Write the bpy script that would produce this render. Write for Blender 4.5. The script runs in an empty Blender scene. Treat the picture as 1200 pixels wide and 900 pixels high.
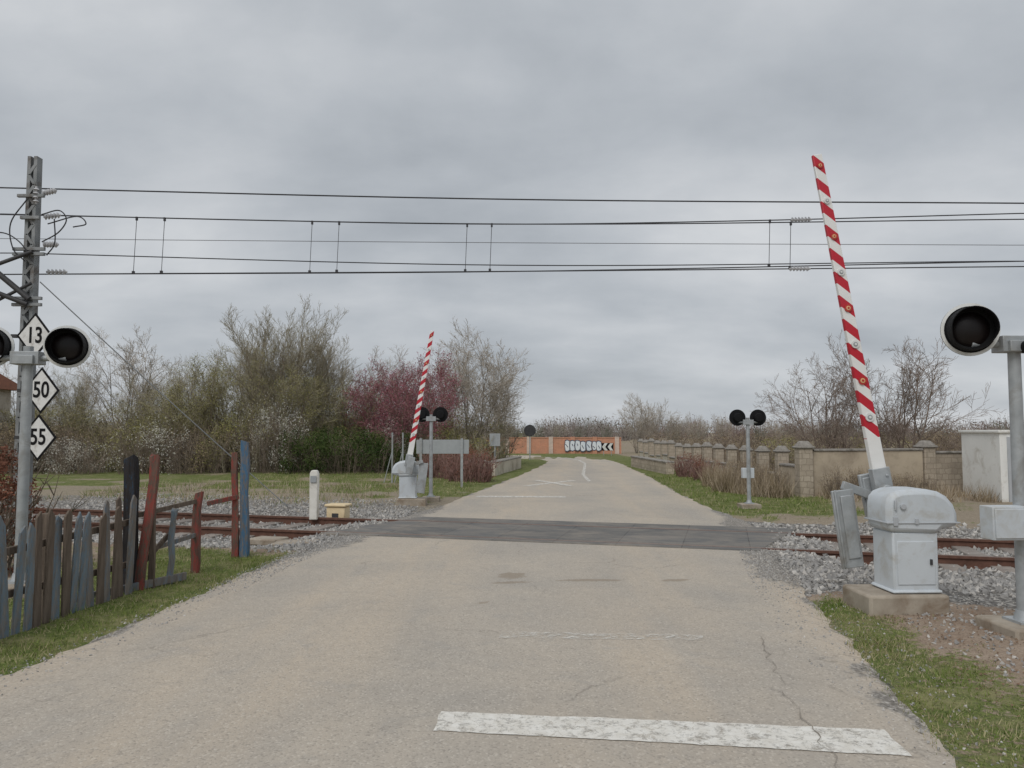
import bpy, bmesh, math, random
from mathutils import Vector, Matrix, Euler, noise
sc=bpy.context.scene
col=sc.collection
rad=math.radians
V=Vector

# ------------------------------------------------------------------ materials
def nt_new(name):
    m=bpy.data.materials.new(name); m.use_nodes=True
    nt=m.node_tree; b=nt.nodes['Principled BSDF']
    return m,nt,b
def N(nt,t,**k):
    n=nt.nodes.new(t)
    for a,v in k.items(): setattr(n,a,v)
    return n
def noise_n(nt,vec,scale,detail=5,rough=.55,dist=0):
    n=N(nt,'ShaderNodeTexNoise'); n.inputs['Scale'].default_value=scale
    n.inputs['Detail'].default_value=detail; n.inputs['Roughness'].default_value=rough
    n.inputs['Distortion'].default_value=dist
    if vec: nt.links.new(vec,n.inputs['Vector'])
    return n.outputs['Fac']
def ramp(nt,fac,stops,interp='LINEAR'):
    r=N(nt,'ShaderNodeValToRGB'); cr=r.color_ramp; cr.interpolation=interp
    while len(cr.elements)<len(stops): cr.elements.new(.5)
    for e,(p,c) in zip(cr.elements,stops):
        e.position=p
        if not isinstance(c,(tuple,list)): c=(c,c,c)
        e.color=(*c[:3],1)
    nt.links.new(fac,r.inputs['Fac']); return r.outputs['Color']
def mixc(nt,fac,a,b,mode='MIX'):
    m=N(nt,'ShaderNodeMix',data_type='RGBA',blend_type=mode)
    for s,v in ((m.inputs[0],fac),(m.inputs[6],a),(m.inputs[7],b)):
        if isinstance(v,(int,float)): s.default_value=v if s==m.inputs[0] else (v,v,v,1)
        elif isinstance(v,(tuple,list)): s.default_value=(*v[:3],1)
        else: nt.links.new(v,s)
    return m.outputs[2]
def mth(nt,op,a,b=None,c=None,clamp=False):
    m=N(nt,'ShaderNodeMath',operation=op); m.use_clamp=clamp
    for s,v in zip(m.inputs,(a,b,c)):
        if v is None: continue
        if isinstance(v,(int,float)): s.default_value=v
        else: nt.links.new(v,s)
    return m.outputs[0]
def objco(nt,scale=None):
    t=N(nt,'ShaderNodeTexCoord').outputs['Object']
    if scale:
        mp=N(nt,'ShaderNodeMapping'); mp.inputs['Scale'].default_value=scale
        nt.links.new(t,mp.inputs['Vector']); return mp.outputs[0]
    return t
def bump(nt,b,h,strength=.3,dist=.01):
    n=N(nt,'ShaderNodeBump'); n.inputs['Strength'].default_value=strength
    n.inputs['Distance'].default_value=dist
    nt.links.new(h,n.inputs['Height']); nt.links.new(n.outputs[0],b.inputs['Normal'])
def MAT(name,c1,c2=None,rough=.7,metal=0,scale=6,bs=60,bst=.15,dirt=None,dscale=3,spec=.4):
    m,nt,b=nt_new(name)
    co=objco(nt)
    if c2 is None: c2=tuple(x*.8 for x in c1)
    f=ramp(nt,noise_n(nt,co,scale,4,.6),[(.3,0),(.7,1)])
    c=mixc(nt,f,c1,c2)
    if dirt:
        d=ramp(nt,noise_n(nt,co,dscale,6,.7,.5),[(.5,0),(.68,1)])
        c=mixc(nt,d,c,dirt)
    nt.links.new(c,b.inputs['Base Color'])
    b.inputs['Roughness'].default_value=rough; b.inputs['Metallic'].default_value=metal
    b.inputs['Specular IOR Level'].default_value=spec
    if bst>0: bump(nt,b,noise_n(nt,co,bs,2),bst,.004)
    return m
def leafm(name,a,b,scale=1.6):
    m,nt,bs=nt_new(name)
    c=mixc(nt,ramp(nt,noise_n(nt,objco(nt),scale,1,.5),[(.35,0),(.65,1)]),a,b)
    nt.links.new(c,bs.inputs['Base Color']); bs.inputs['Roughness'].default_value=.9; bs.inputs['Specular IOR Level'].default_value=.05
    return m

m_galv=MAT('galvanised_steel',(.42,.44,.45),(.31,.33,.34),.5,.25,9,dirt=(.26,.25,.23))
m_darksteel=MAT('dark_steel',(.035,.035,.04),(.07,.07,.07),.6,.2)
m_mast=MAT('mast_steel',(.18,.195,.20),(.29,.30,.305),.6,.2,5,dirt=(.12,.10,.085))
m_black=MAT('matt_black_paint',(.006,.006,.007),(.012,.012,.013),.75,bst=0,spec=.2)
m_white=MAT('white_paint',(.80,.81,.80),(.72,.73,.71),.5,0,4,dirt=(.55,.54,.5))
m_lens=MAT('dark_lens',(.010,.006,.006),(.006,.004,.004),.35,bst=0,spec=.3)
m_cab=MAT('grey_cabinet_paint',(.58,.62,.65),(.50,.535,.565),.45,0,2.2,bst=.06,dirt=(.44,.44,.42),dscale=4)
m_conc=MAT('concrete',(.40,.35,.285),(.28,.235,.185),.9,0,7,80,.4,dirt=(.22,.165,.115))
m_rail=MAT('rusty_rail',(.17,.085,.06),(.10,.05,.035),.7,.2,12)
m_railtop=MAT('rail_running_surface',(.26,.19,.155),(.2,.13,.1),.5,.4,12)
m_sleeper=MAT('sleeper_concrete',(.30,.27,.24),(.2,.17,.15),.9)
m_wire=MAT('wire_metal',(.03,.03,.035),(.05,.05,.055),.6,bst=0)
m_thin=MAT('thin_wire_metal',(.12,.12,.13),(.16,.16,.17),.6,bst=0)
m_porc=MAT('insulator_porcelain',(.55,.55,.56),(.42,.42,.43),.3)
m_yell=MAT('cream_yellow_paint',(.76,.62,.40),(.66,.52,.31),.6,0,8,dirt=(.5,.41,.28))
m_stonepost=MAT('whitewashed_stone',(.76,.74,.69),(.65,.63,.57),.85,0,8,dirt=(.42,.39,.34))
m_hut=MAT('white_hut_plaster',(.80,.80,.77),(.72,.72,.69),.8,0,2,dirt=(.58,.56,.51))
m_hutg=MAT('grey_hut_metal',(.44,.46,.48),(.38,.40,.42),.6,0,3)
m_signwhite=MAT('sign_white',(.78,.78,.77),(.70,.70,.68),.5,0,10,dirt=(.5,.48,.45),dscale=7)
m_signback=MAT('sign_back_grey',(.38,.40,.41),(.33,.35,.36),.55,.2,6)

def wood(name,base,base2,paint=None,thr=.5,amt=.85):
    m,nt,b=nt_new(name)
    co=objco(nt,(14,14,1.6))
    c=mixc(nt,ramp(nt,noise_n(nt,co,2.2,6,.65),[(.3,0),(.7,1)]),base,base2)
    if paint:
        f=ramp(nt,noise_n(nt,objco(nt,(9,9,2.2)),3.1,8,.8),[(thr-.05,0),(thr+.05,1)])
        c=mixc(nt,mth(nt,'MULTIPLY',f,amt),c,paint)
    nt.links.new(c,b.inputs['Base Color']); b.inputs['Roughness'].default_value=.9; b.inputs['Specular IOR Level'].default_value=.2
    bump(nt,b,noise_n(nt,co,3,7,.7),.7,.012)
    return m
m_wood=wood('weathered_grey_wood',(.25,.22,.195),(.12,.105,.09),(.13,.19,.25),.54,.6)
m_wood2=wood('weathered_grey_blue_wood',(.26,.245,.23),(.13,.12,.11),(.13,.21,.28),.50,.65)
m_woodb=wood('brown_weathered_wood',(.19,.15,.12),(.09,.07,.055))
m_woodblk=wood('blackened_wood',(.045,.04,.04),(.016,.015,.016),(.03,.06,.10),.58)
m_woodred=wood('flaking_red_wood',(.17,.115,.09),(.08,.06,.05),(.27,.06,.05),.51,.85)
m_woodblue=wood('flaking_blue_wood',(.22,.20,.19),(.10,.095,.09),(.05,.14,.25),.50)

def boom_mat():
    m,nt,b=nt_new('red_white_striped_paint')
    co=objco(nt); s=N(nt,'ShaderNodeSeparateXYZ'); nt.links.new(co,s.inputs[0])
    k=mth(nt,'ADD',s.outputs[2],mth(nt,'MULTIPLY',s.outputs[0],1.1))
    f=mth(nt,'FRACT',mth(nt,'DIVIDE',k,.235))
    red=mth(nt,'LESS_THAN',f,.5)
    red=mth(nt,'MULTIPLY',red,mth(nt,'GREATER_THAN',s.outputs[2],.42))
    n=noise_n(nt,co,9,5)
    w=mixc(nt,n,(.84,.84,.83),(.70,.70,.68)); r=mixc(nt,n,(.54,.012,.03),(.42,.02,.035))
    nt.links.new(mixc(nt,red,w,r),b.inputs['Base Color']); b.inputs['Roughness'].default_value=.45
    return m
m_boom=boom_mat()
m_refr=MAT('red_reflector',(.50,.06,.04),(.4,.03,.03),.25,bst=0)
m_refw=MAT('clear_reflector',(.80,.80,.77),(.65,.65,.65),.25,bst=0)
m_refc=MAT('amber_reflector',(.78,.50,.28),(.66,.4,.18),.25,bst=0)

def deck_mat():
    m,nt,b=nt_new('rubber_deck_panels')
    co=objco(nt)
    br=N(nt,'ShaderNodeTexBrick'); nt.links.new(co,br.inputs['Vector'])
    br.offset=0; br.inputs['Scale'].default_value=1; br.inputs['Brick Width'].default_value=.9
    br.inputs['Row Height'].default_value=5.0; br.inputs['Mortar Size'].default_value=.008
    br.inputs['Color1'].default_value=(.115,.115,.112,1); br.inputs['Color2'].default_value=(.145,.144,.14,1)
    br.inputs['Mortar'].default_value=(.06,.06,.06,1)
    d=ramp(nt,noise_n(nt,objco(nt,(1,1.8,1)),1.3,7,.72,.4),[(.40,0),(.72,.9)])
    c=mixc(nt,d,br.outputs[0],(.28,.245,.205))
    nt.links.new(c,b.inputs['Base Color']); b.inputs['Roughness'].default_value=.85
    w=N(nt,'ShaderNodeTexWave'); w.inputs['Scale'].default_value=14; w.bands_direction='Y'
    nt.links.new(co,w.inputs['Vector'])
    bump(nt,b,w.outputs['Fac'],.5,.008)
    return m
m_deck=deck_mat()

# ------------------------------------------------------------------ mesh builder
class G:
    def __init__(s): s.v=[]; s.f=[]; s.m=[]
    def add(s,vs,fs,mi=0):
        o=len(s.v); s.v+= [tuple(p) for p in vs]
        s.f+=[tuple(i+o for i in f) for f in fs]; s.m+=[mi]*len(fs)
    def box(s,c,d,rot=(0,0,0),mi=0,taper=1.0):
        r=Euler(rot).to_matrix(); c=V(c); vs=[]
        for z in (-1,1):
            t=1 if z<0 else taper
            for x,y in ((-1,-1),(1,-1),(1,1),(-1,1)):
                vs.append(c+r@V((x*d[0]/2*t,y*d[1]/2*t,z*d[2]/2)))
        s.add(vs,[(3,2,1,0),(4,5,6,7),(0,1,5,4),(1,2,6,5),(2,3,7,6),(3,0,4,7)],mi)
    def cyl(s,p0,p1,r0,r1=None,n=16,cap=True,mi=0):
        if r1 is None: r1=r0
        p0=V(p0);p1=V(p1); d=(p1-p0).normalized()
        a=d.orthogonal().normalized(); b=d.cross(a)
        vs=[]
        for p,r in ((p0,r0),(p1,r1)):
            for i in range(n):
                t=2*math.pi*i/n; vs.append(p+(a*math.cos(t)+b*math.sin(t))*r)
        fs=[(i,(i+1)%n,n+(i+1)%n,n+i) for i in range(n)]
        if cap: fs+=[tuple(range(n-1,-1,-1)),tuple(range(n,2*n))]
        s.add(vs,fs,mi)
    def tube(s,pts,r,n=6,mi=0):
        for a,b in zip(pts[:-1],pts[1:]): s.cyl(a,b,r,r,n,True,mi)
    def prism(s,poly,y0,y1,mi=0):
        n=len(poly)
        vs=[(x,y0,z) for x,z in poly]+[(x,y1,z) for x,z in poly]
        fs=[tuple(range(n)),tuple(range(2*n-1,n-1,-1))]+[(i,n+i,n+(i+1)%n,(i+1)%n) for i in range(n)]
        s.add(vs,fs,mi)
    def mesh(s,name,mats,smooth=False,recalc=True):
        me=bpy.data.meshes.new(name); me.from_pydata(s.v,[],s.f)
        for m in (mats if isinstance(mats,(list,tuple)) else [mats]): me.materials.append(m)
        me.polygons.foreach_set('material_index',s.m)
        if recalc and len(s.f)<20000:
            bm=bmesh.new(); bm.from_mesh(me); bmesh.ops.recalc_face_normals(bm,faces=bm.faces); bm.to_mesh(me); bm.free()
        if smooth:
            me.polygons.foreach_set('use_smooth',[True]*len(me.polygons))
            me.set_sharp_from_angle(angle=rad(38))
        me.update(); return me
def setinfo(o,label,category,group=None,kind=None):
    if label: o['label']=label
    if category: o['category']=category
    if group: o['group']=group
    if kind: o['kind']=kind
def top(name,loc,label,category,rz=0,group=None):
    e=bpy.data.objects.new(name,None); e.empty_display_size=.2
    e.location=loc; e.rotation_euler=(0,0,rz); col.objects.link(e)
    setinfo(e,label,category,group); return e
def part(parent,name,g,mats,bev=0,smooth=False,loc=(0,0,0),rot=(0,0,0),label=None):
    o=bpy.data.objects.new(name,g.mesh(name,mats,smooth or bev>0)); col.objects.link(o)
    o.location=loc; o.rotation_euler=rot
    if parent: o.parent=parent
    if bev>0:
        b=o.modifiers.new('bevel','BEVEL'); b.width=bev; b.segments=2; b.limit_method='ANGLE'; b.angle_limit=rad(40)
    if label: o['label']=label
    return o
def solo(name,g,mats,label,category,loc=(0,0,0),rz=0,bev=0,smooth=False,group=None,kind=None,rot=None):
    o=part(None,name,g,mats,bev,smooth,loc,rot or (0,0,rz)); setinfo(o,label,category,group,kind); return o
def copy_tree(o,parent=None,loc=None,rz=None,scale=None,label=None):
    c=o.copy(); col.objects.link(c)
    if parent: c.parent=parent
    if loc is not None: c.location=loc
    if rz is not None: c.rotation_euler=(0,0,rz)
    if scale is not None: c.scale=scale
    if label: c['label']=label
    for ch in o.children: copy_tree(ch,c)
    return c
def text_mesh(txt,size):
    cu=bpy.data.curves.new('t','FONT'); cu.body=txt; cu.size=size; cu.extrude=.002; cu.offset=size*.018
    cu.align_x='CENTER'; cu.align_y='CENTER'
    o=bpy.data.objects.new('t',cu); col.objects.link(o)
    dg=bpy.context.evaluated_depsgraph_get(); dg.update()
    me=bpy.data.meshes.new_from_object(o.evaluated_get(dg)); bpy.data.objects.remove(o); return me

# ------------------------------------------------------------------ layout of the place (metres)
TO=V((0,12.35)); TA=math.atan(-.276)
TN=V((-math.sin(TA),math.cos(TA)))
def track_n(x,y): return (V((x,y))-TO).dot(TN)
RP=[(-12,-5.1,.35),(3.76,-3.51,2.12),(5.17,-3.37,2.42),(7.5,-3.08,2.86),(10.07,-2.87,3.45),(12,-2.55,4.0),(14.5,-2.0,4.15),
    (17.1,-1.45,4.2),(19.4,-1.1,4.25),(26.3,0,4.8),(32.2,.9,5.1),(38,1.65,5.4),(41.4,1.9,5.4)]
def edges(y):
    if y<=RP[0][0]: return RP[0][1],RP[0][2]
    for a,b in zip(RP[:-1],RP[1:]):
        if y<=b[0]:
            t=(y-a[0])/(b[0]-a[0]); return a[1]+(b[1]-a[1])*t,a[2]+(b[2]-a[2])*t
    return RP[-1][1],RP[-1][2]
def sm(a,b,x):
    t=max(0,min(1,(x-a)/(b-a))); return t*t*(3-2*t)
def nz(x,y,s=1,o=0): return noise.fractal(V((x*s,y*s,o)),1.0,2.0,4)
def road_d(x,y):
    if y>41: return 5
    l,r=edges(y); return max(l-x,x-r)
def gz(x,y):
    d=road_d(x,y); n=track_n(x,y)
    z=-.012+sm(.3,1.2,d)*(.02+.035*nz(x,y,.7,3))
    a=sm(.25,1.1,d)*(1-sm(1.6,3.0,abs(n)))
    return z*(1-a)-.13*a

# ------------------------------------------------------------------ ground
def axis(lo,hi,step,far):
    a=[];x=lo
    while x<hi+1e-6: a.append(x); x+=step
    s=step;x=a[-1];b=[]
    while x<far: s*=1.22; x+=s; b.append(x)
    s=step;x=a[0];c=[]
    while x>-far: s*=1.22; x-=s; c.append(x)
    return c[::-1]+a+b
xs=axis(-12,12,.2,600); ys=axis(2,24,.2,600)
gv=[];gc=[]
def cover(x,y):
    d=road_d(x,y); n=track_n(x,y); q=nz(x,y,.8,9); q2=nz(x,y,.25,20)
    grass=0;dry=0
    grav=(1-sm(2.1,2.9,abs(n)+q*.5))
    if y<41:
        if x<0:
            if n<0:
                grass=.90-.55*sm(1.1,2.6,d+q*.8)+.45*q
                if n>-3.6: grass*=sm(2.2,3.4,-n+q*.6)
                grav=max(grav,.4*(1-sm(.0,.2,d+q*.2)))
            else:
                dry=1-.6*sm(6,10,n+q*1.2); grass=.12+.5*q+sm(5.0,8.0,n+q*2.2)*(.68+.35*q-.2*q2)
                grav=max(grav,.55*(1-sm(3.2,4.6,n+q)))
                if d<1.2: grass=max(grass,sm(.2,.6,d)*.8*sm(3,5,n))
        else:
            if n<0:
                wdt=.58+.45*sm(6.0,4.4,y)
                grass=(1-sm(wdt*.7,wdt*1.25,d+q*.55))*.70+.4*q+.55*sm(.16,.44,q+.3*q2)
                if n>-4.9:
                    grass*=sm(3.4,4.9,-n+q*.5)
                    grav=max(grav,(1-sm(3.3,4.2,-n+q*.5+.9*sm(1.5,3,d))))
                grav=max(grav,.45*(1-sm(.0,.2,d+q*.25)))
            else:
                grass=sm(2.8,4.2,n+q)*(1-sm(2.0,3.8,d+q*1.6))*.95+.45*sm(.1,.35,q)
                dry=.8
    else:
        grass=.7+.5*q2
    if y>26 : grass=max(grass,.6+.5*q2)
    if x>7.3 and y>19.5: grass=min(grass,.25+.4*q2); dry=.7
    return grass,grav,dry
for y in ys:
    for x in xs:
        z=gz(x,y) if abs(x)<60 and -20<y<60 else -.012
        gv.append((x,y,z)); a,b,c=cover(x,y)
        gc+= [max(0,min(1,a)),max(0,min(1,b)),max(0,min(1,c)),1]
nx=len(xs)
gf=[(j*nx+i,j*nx+i+1,(j+1)*nx+i+1,(j+1)*nx+i) for j in range(len(ys)-1) for i in range(nx-1)]
me=bpy.data.meshes.new('ground'); me.from_pydata(gv,[],gf)
at=me.color_attributes.new('cover','FLOAT_COLOR','POINT'); at.data.foreach_set('color',gc)
me.polygons.foreach_set('use_smooth',[True]*len(gf))
def gravel_color(nt,co,scale):
    v=N(nt,'ShaderNodeTexVoronoi'); v.inputs['Scale'].default_value=scale; nt.links.new(co,v.inputs['Vector'])
    s=N(nt,'ShaderNodeSeparateColor'); nt.links.new(v.outputs['Color'],s.inputs[0])
    c=ramp(nt,s.outputs[0],[(0,(.22,.21,.195)),(.5,(.35,.33,.305)),(1,(.50,.475,.44))])
    e=ramp(nt,v.outputs['Distance'],[(.25,1),(.6,.42)])
    return mixc(nt,1.0,c,e,'MULTIPLY'),v.outputs['Distance']
def ground_mat():
    m,nt,b=nt_new('ground_cover'); co=objco(nt)
    at=N(nt,'ShaderNodeAttribute',attribute_name='cover'); s=N(nt,'ShaderNodeSeparateColor'); nt.links.new(at.outputs['Color'],s.inputs[0])
    n1=noise_n(nt,co,1.7,5,.65); n2=noise_n(nt,co,14,5,.7); n3=noise_n(nt,co,60,2,.7); nl=noise_n(nt,co,2.6,5,.7)
    soil=mixc(nt,ramp(nt,n1,[(.35,0),(.65,1)]),(.29,.215,.16),(.40,.32,.25))
    dry=mixc(nt,ramp(nt,n2,[(.35,0),(.65,1)]),(.38,.33,.25),(.26,.22,.165))
    soil=mixc(nt,s.outputs[2],soil,dry)
    soil=mixc(nt,ramp(nt,n3,[(.3,.45),(.6,0)]),soil,(.09,.065,.05))
    gr,gd=gravel_color(nt,co,19)
    g=mixc(nt,ramp(nt,n2,[(.38,0),(.62,1)]),(.10,.14,.035),(.21,.23,.08))
    g=mixc(nt,ramp(nt,n3,[(.35,.75),(.6,0)]),g,(.05,.065,.025))
    g=mixc(nt,ramp(nt,nl,[(.48,0),(.66,.7)]),g,(.29,.26,.14))
    fg=ramp(nt,mth(nt,'ADD',mth(nt,'ADD',s.outputs[0],mth(nt,'MULTIPLY',mth(nt,'SUBTRACT',n2,.5),1.8)),mth(nt,'MULTIPLY',mth(nt,'SUBTRACT',nl,.5),.8)),[(.38,0),(.60,1)])
    fv=ramp(nt,mth(nt,'ADD',s.outputs[1],mth(nt,'MULTIPLY',mth(nt,'SUBTRACT',n2,.5),1.2)),[(.4,0),(.55,1)])
    c=mixc(nt,fg,soil,g); c=mixc(nt,fv,c,gr)
    nt.links.new(c,b.inputs['Base Color']); b.inputs['Roughness'].default_value=.95; b.inputs['Specular IOR Level'].default_value=.1
    h=mixc(nt,fv,mth(nt,'ADD',n2,mth(nt,'MULTIPLY',n3,.4)),mth(nt,'SUBTRACT',1.2,gd))
    bump(nt,b,h,.75,.03)
    return m
me.materials.append(ground_mat())
ground=bpy.data.objects.new('ground',me); col.objects.link(ground)
setinfo(ground,'bare earth, ballast and patchy short grass beside the road','ground',kind='structure')

# ------------------------------------------------------------------ road
pairs=[]
y=-12.0
while y<41.4:
    l,r=edges(y); pairs.append((V((l,y)),V((r,y)))); y+= .12 if y>3 and y<13 else .35
tail=[(V((1.9,41.4)),V((5.4,41.4))),(V((1.5,43.5)),V((5.2,45.6))),(V((.4,44.8)),V((3.9,49.0))),(V((-2,45.8)),V((0,51.0))),(V((-6,46.6)),(V((-5,52.6)))),(V((-16,48.4)),V((-15.5,54.2))),(V((-45,53)),V((-44,59)))]
for (a,b),(c,d) in zip(tail[:-1],tail[1:]):
    for i in range(8):
        t=i/8; pairs.append((a.lerp(c,t),b.lerp(d,t)))
pairs.append(tail[-1])
NC=44; rv=[];ra=[]
mud=[(.85,8.33,.42,.10),(1.75,8.35,.2,.07),(.0,8.6,.2,.22),(-.3,7.2,.12,.07),(.0,8.2,.2,.08)]
for (a,b) in pairs:
    for i in range(NC+1):
        t=i/NC; p=a.lerp(b,t)
        if i in (0,NC): p=p+V((.11*nz(p.x,p.y,1.6,5)+.05*nz(p.x,p.y,9,8),0))
        rv.append((p.x,p.y,.006-(.016 if i in (0,NC) else 0)))
        md=0
        for mx,my,sx,sy in mud:
            md=max(md,1-sm(.4,1.2,math.hypot((p.x-mx)/sx,(p.y-my)/sy)))
        w=abs(t-.5)*2
        k=1-sm(2.2,4.4,abs(track_n(p.x,p.y)))
        gvl=sm(.95-.15*k,1.06-.06*k,w+.10*nz(p.x,p.y,1.2,2)) if p.y<41 else 0
        if t>.5: gvl=max(gvl,sm(.78,.98,w+.12*nz(p.x,p.y,1.0,2))*k)
        dust=(1-sm(.0,.25,abs(t-.28)))*.7+(1-sm(0,.2,abs(t-.74)))*.6+.8*sm(.75,1,w)
        ra+=[md,gvl,min(1,dust),1]
rf=[(j*(NC+1)+i,j*(NC+1)+i+1,(j+1)*(NC+1)+i+1,(j+1)*(NC+1)+i) for j in range(len(pairs)-1) for i in range(NC)]
me=bpy.data.meshes.new('road'); me.from_pydata(rv,[],rf)
at=me.color_attributes.new('wear','FLOAT_COLOR','POINT'); at.data.foreach_set('color',ra)
me.polygons.foreach_set('use_smooth',[True]*len(rf))
def road_mat():
    m,nt,b=nt_new('dusty_worn_asphalt'); co=objco(nt)
    at=N(nt,'ShaderNodeAttribute',attribute_name='wear'); s=N(nt,'ShaderNodeSeparateColor'); nt.links.new(at.outputs['Color'],s.inputs[0])
    n0=noise_n(nt,co,.5,5,.62,.5); n1=noise_n(nt,objco(nt,(2.2,.30,1)),1.0,5,.6); n2=noise_n(nt,co,9,6,.75); n3=noise_n(nt,co,170,1,.8)
    c=mixc(nt,ramp(nt,n0,[(.35,0),(.65,1)]),(.375,.345,.305),(.475,.42,.35))
    c=mixc(nt,mth(nt,'MULTIPLY',ramp(nt,n1,[(.35,.1),(.65,1)]),s.outputs[2]),c,(.54,.45,.345))
    c=mixc(nt,ramp(nt,n2,[(.35,.25),(.6,0)]),c,(.31,.275,.235))
    nm=noise_n(nt,co,2.3,5,.7,.6)
    c=mixc(nt,ramp(nt,nm,[(.56,0),(.72,.55)]),c,(.33,.31,.285))
    v=N(nt,'ShaderNodeTexVoronoi'); v.inputs['Scale'].default_value=85; nt.links.new(co,v.inputs['Vector'])
    sv=N(nt,'ShaderNodeSeparateColor'); nt.links.new(v.outputs['Color'],sv.inputs[0])
    c=mixc(nt,ramp(nt,sv.outputs[0],[(.0,.45),(.25,.0)]),c,(.2,.18,.16))
    c=mixc(nt,ramp(nt,sv.outputs[1],[(.78,.0),(1,.4)]),c,(.66,.61,.53))
    wv=N(nt,'ShaderNodeVectorMath',operation='ADD'); nn=N(nt,'ShaderNodeTexNoise'); nn.inputs['Scale'].default_value=2.2; nn.inputs['Detail'].default_value=6
    nt.links.new(co,nn.inputs['Vector'])
    sc1=N(nt,'ShaderNodeVectorMath',operation='SCALE'); sc1.inputs['Scale'].default_value=.55; nt.links.new(nn.outputs['Color'],sc1.inputs[0])
    nt.links.new(co,wv.inputs[0]); nt.links.new(sc1.outputs[0],wv.inputs[1])
    vc=N(nt,'ShaderNodeTexVoronoi',feature='DISTANCE_TO_EDGE'); vc.inputs['Scale'].default_value=.65; nt.links.new(wv.outputs[0],vc.inputs['Vector'])
    cr=ramp(nt,vc.outputs['Distance'],[(.001,1),(.006,0)])
    cm=ramp(nt,noise_n(nt,co,.6,4,.6),[(.48,0),(.60,1)])
    crack=mth(nt,'MULTIPLY',cr,cm)
    c=mixc(nt,mth(nt,'MULTIPLY',crack,.5),c,(.17,.15,.13))
    md=ramp(nt,mth(nt,'ADD',s.outputs[0],mth(nt,'MULTIPLY',mth(nt,'SUBTRACT',n2,.5),1.6)),[(.35,0),(.65,1)])
    c=mixc(nt,mth(nt,'MULTIPLY',md,.6),c,(.25,.20,.145))
    gr,gd=gravel_color(nt,co,38)
    fv=ramp(nt,mth(nt,'ADD',s.outputs[1],mth(nt,'MULTIPLY',mth(nt,'SUBTRACT',n2,.5),1.3)),[(.38,0),(.62,1)])
    c=mixc(nt,mth(nt,'MULTIPLY',fv,.8),c,gr)
    nt.links.new(c,b.inputs['Base Color']); b.inputs['Roughness'].default_value=.9; b.inputs['Specular IOR Level'].default_value=.2
    h=mth(nt,'ADD',mth(nt,'MULTIPLY',v.outputs['Distance'],-.8),n3)
    bump(nt,b,h,.4,.005)
    return m
me.materials.append(road_mat())
road=bpy.data.objects.new('road',me); col.objects.link(road)
setinfo(road,'dusty pale worn asphalt road curving over the railway','road',kind='structure')

def paint_mat(name,thr,soft=.03):
    m,nt,b=nt_new(name); co=objco(nt)
    n=noise_n(nt,co,12,6,.75)
    c=mixc(nt,ramp(nt,n,[(.35,0),(.6,1)]),(.62,.59,.53),(.74,.72,.67))
    wv=N(nt,'ShaderNodeVectorMath',operation='ADD'); q=N(nt,'ShaderNodeTexNoise'); q.inputs['Scale'].default_value=9; q.inputs['Detail'].default_value=4
    nt.links.new(co,q.inputs['Vector']); sc1=N(nt,'ShaderNodeVectorMath',operation='SCALE'); sc1.inputs['Scale'].default_value=.15
    nt.links.new(q.outputs['Color'],sc1.inputs[0]); nt.links.new(co,wv.inputs[0]); nt.links.new(sc1.outputs[0],wv.inputs[1])
    nn=N(nt,'ShaderNodeTexVoronoi',feature='DISTANCE_TO_EDGE'); nn.inputs['Scale'].default_value=6; nt.links.new(wv.outputs[0],nn.inputs['Vector'])
    c=mixc(nt,ramp(nt,nn.outputs['Distance'],[(.003,.6),(.018,0)]),c,(.40,.36,.30))
    nt.links.new(c,b.inputs['Base Color']); b.inputs['Roughness'].default_value=.85; b.inputs['Specular IOR Level'].default_value=.2
    a=ramp(nt,noise_n(nt,co,14,7,.8,.3),[(thr-soft,0),(thr+soft,1)])
    nt.links.new(a,b.inputs['Alpha']); return m
m_paint=paint_mat('worn_white_road_paint',.40,.10); m_paint2=paint_mat('almost_gone_road_paint',.56,.10); m_paint3=paint_mat('faint_road_paint',.46,.08)
def marking(name,pts,mat,label,z=.011):
    out=[]; n=len(pts)
    for i in range(n):
        a=V(pts[i]);b=V(pts[(i+1)%n]); k=max(2,int((b-a).length/.05))
        for j in range(k):
            p=a.lerp(b,j/k); out.append((p.x+.014*nz(p.x,p.y,9,1),p.y+.014*nz(p.x,p.y,9,4),z))
    g=G(); g.add(out,[tuple(range(len(out)))])
    return solo(name,g,mat,label,'road marking',kind='structure')
marking('stop_line',[(-.42,4.19),(-.40,4.47),(1.98,4.20),(1.96,3.87)],m_paint,'worn thick white stop line painted on asphalt')
marking('stop_line',[(-.1,6.02),(-.08,6.22),(1.5,6.1),(1.45,5.95)],m_paint2,'almost faded white line on asphalt')
marking('stop_line',[(-.9,18.6),(-.85,19.0),(1.3,18.9),(1.3,18.5)],m_paint3,'white stop line painted beyond the tracks')
def strip(pts,w):
    out=[];back=[]
    for i,p in enumerate(pts):
        a=V(pts[max(0,i-1)]);b=V(pts[min(len(pts)-1,i+1)]); d=(b-a).normalized(); ww=w[i] if isinstance(w,list) else w; n=V((-d.y,d.x))*ww/2
        out.append(tuple(V(p)+n)); back.append(tuple(V(p)-n))
    return out,back
def stripmark(name,pts,w,label,mat=m_paint3,z=.011,cat_='road marking'):
    o,b=strip(pts,w); g=G(); k=len(pts)
    g.add([(x,y,z) for x,y in o]+[(x,y,z) for x,y in b],[(i,i+1,k+i+1,k+i) for i in range(k-1)])
    solo(name,g,mat,label,cat_,kind='structure')
stripmark('crossing_symbol',[(.4,22.4),(2.0,24.9)],.24,'worn white cross stroke painted on asphalt')
stripmark('crossing_symbol',[(.8,24.9),(1.7,22.4)],.24,'worn white cross stroke painted on asphalt',z=.015)
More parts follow.
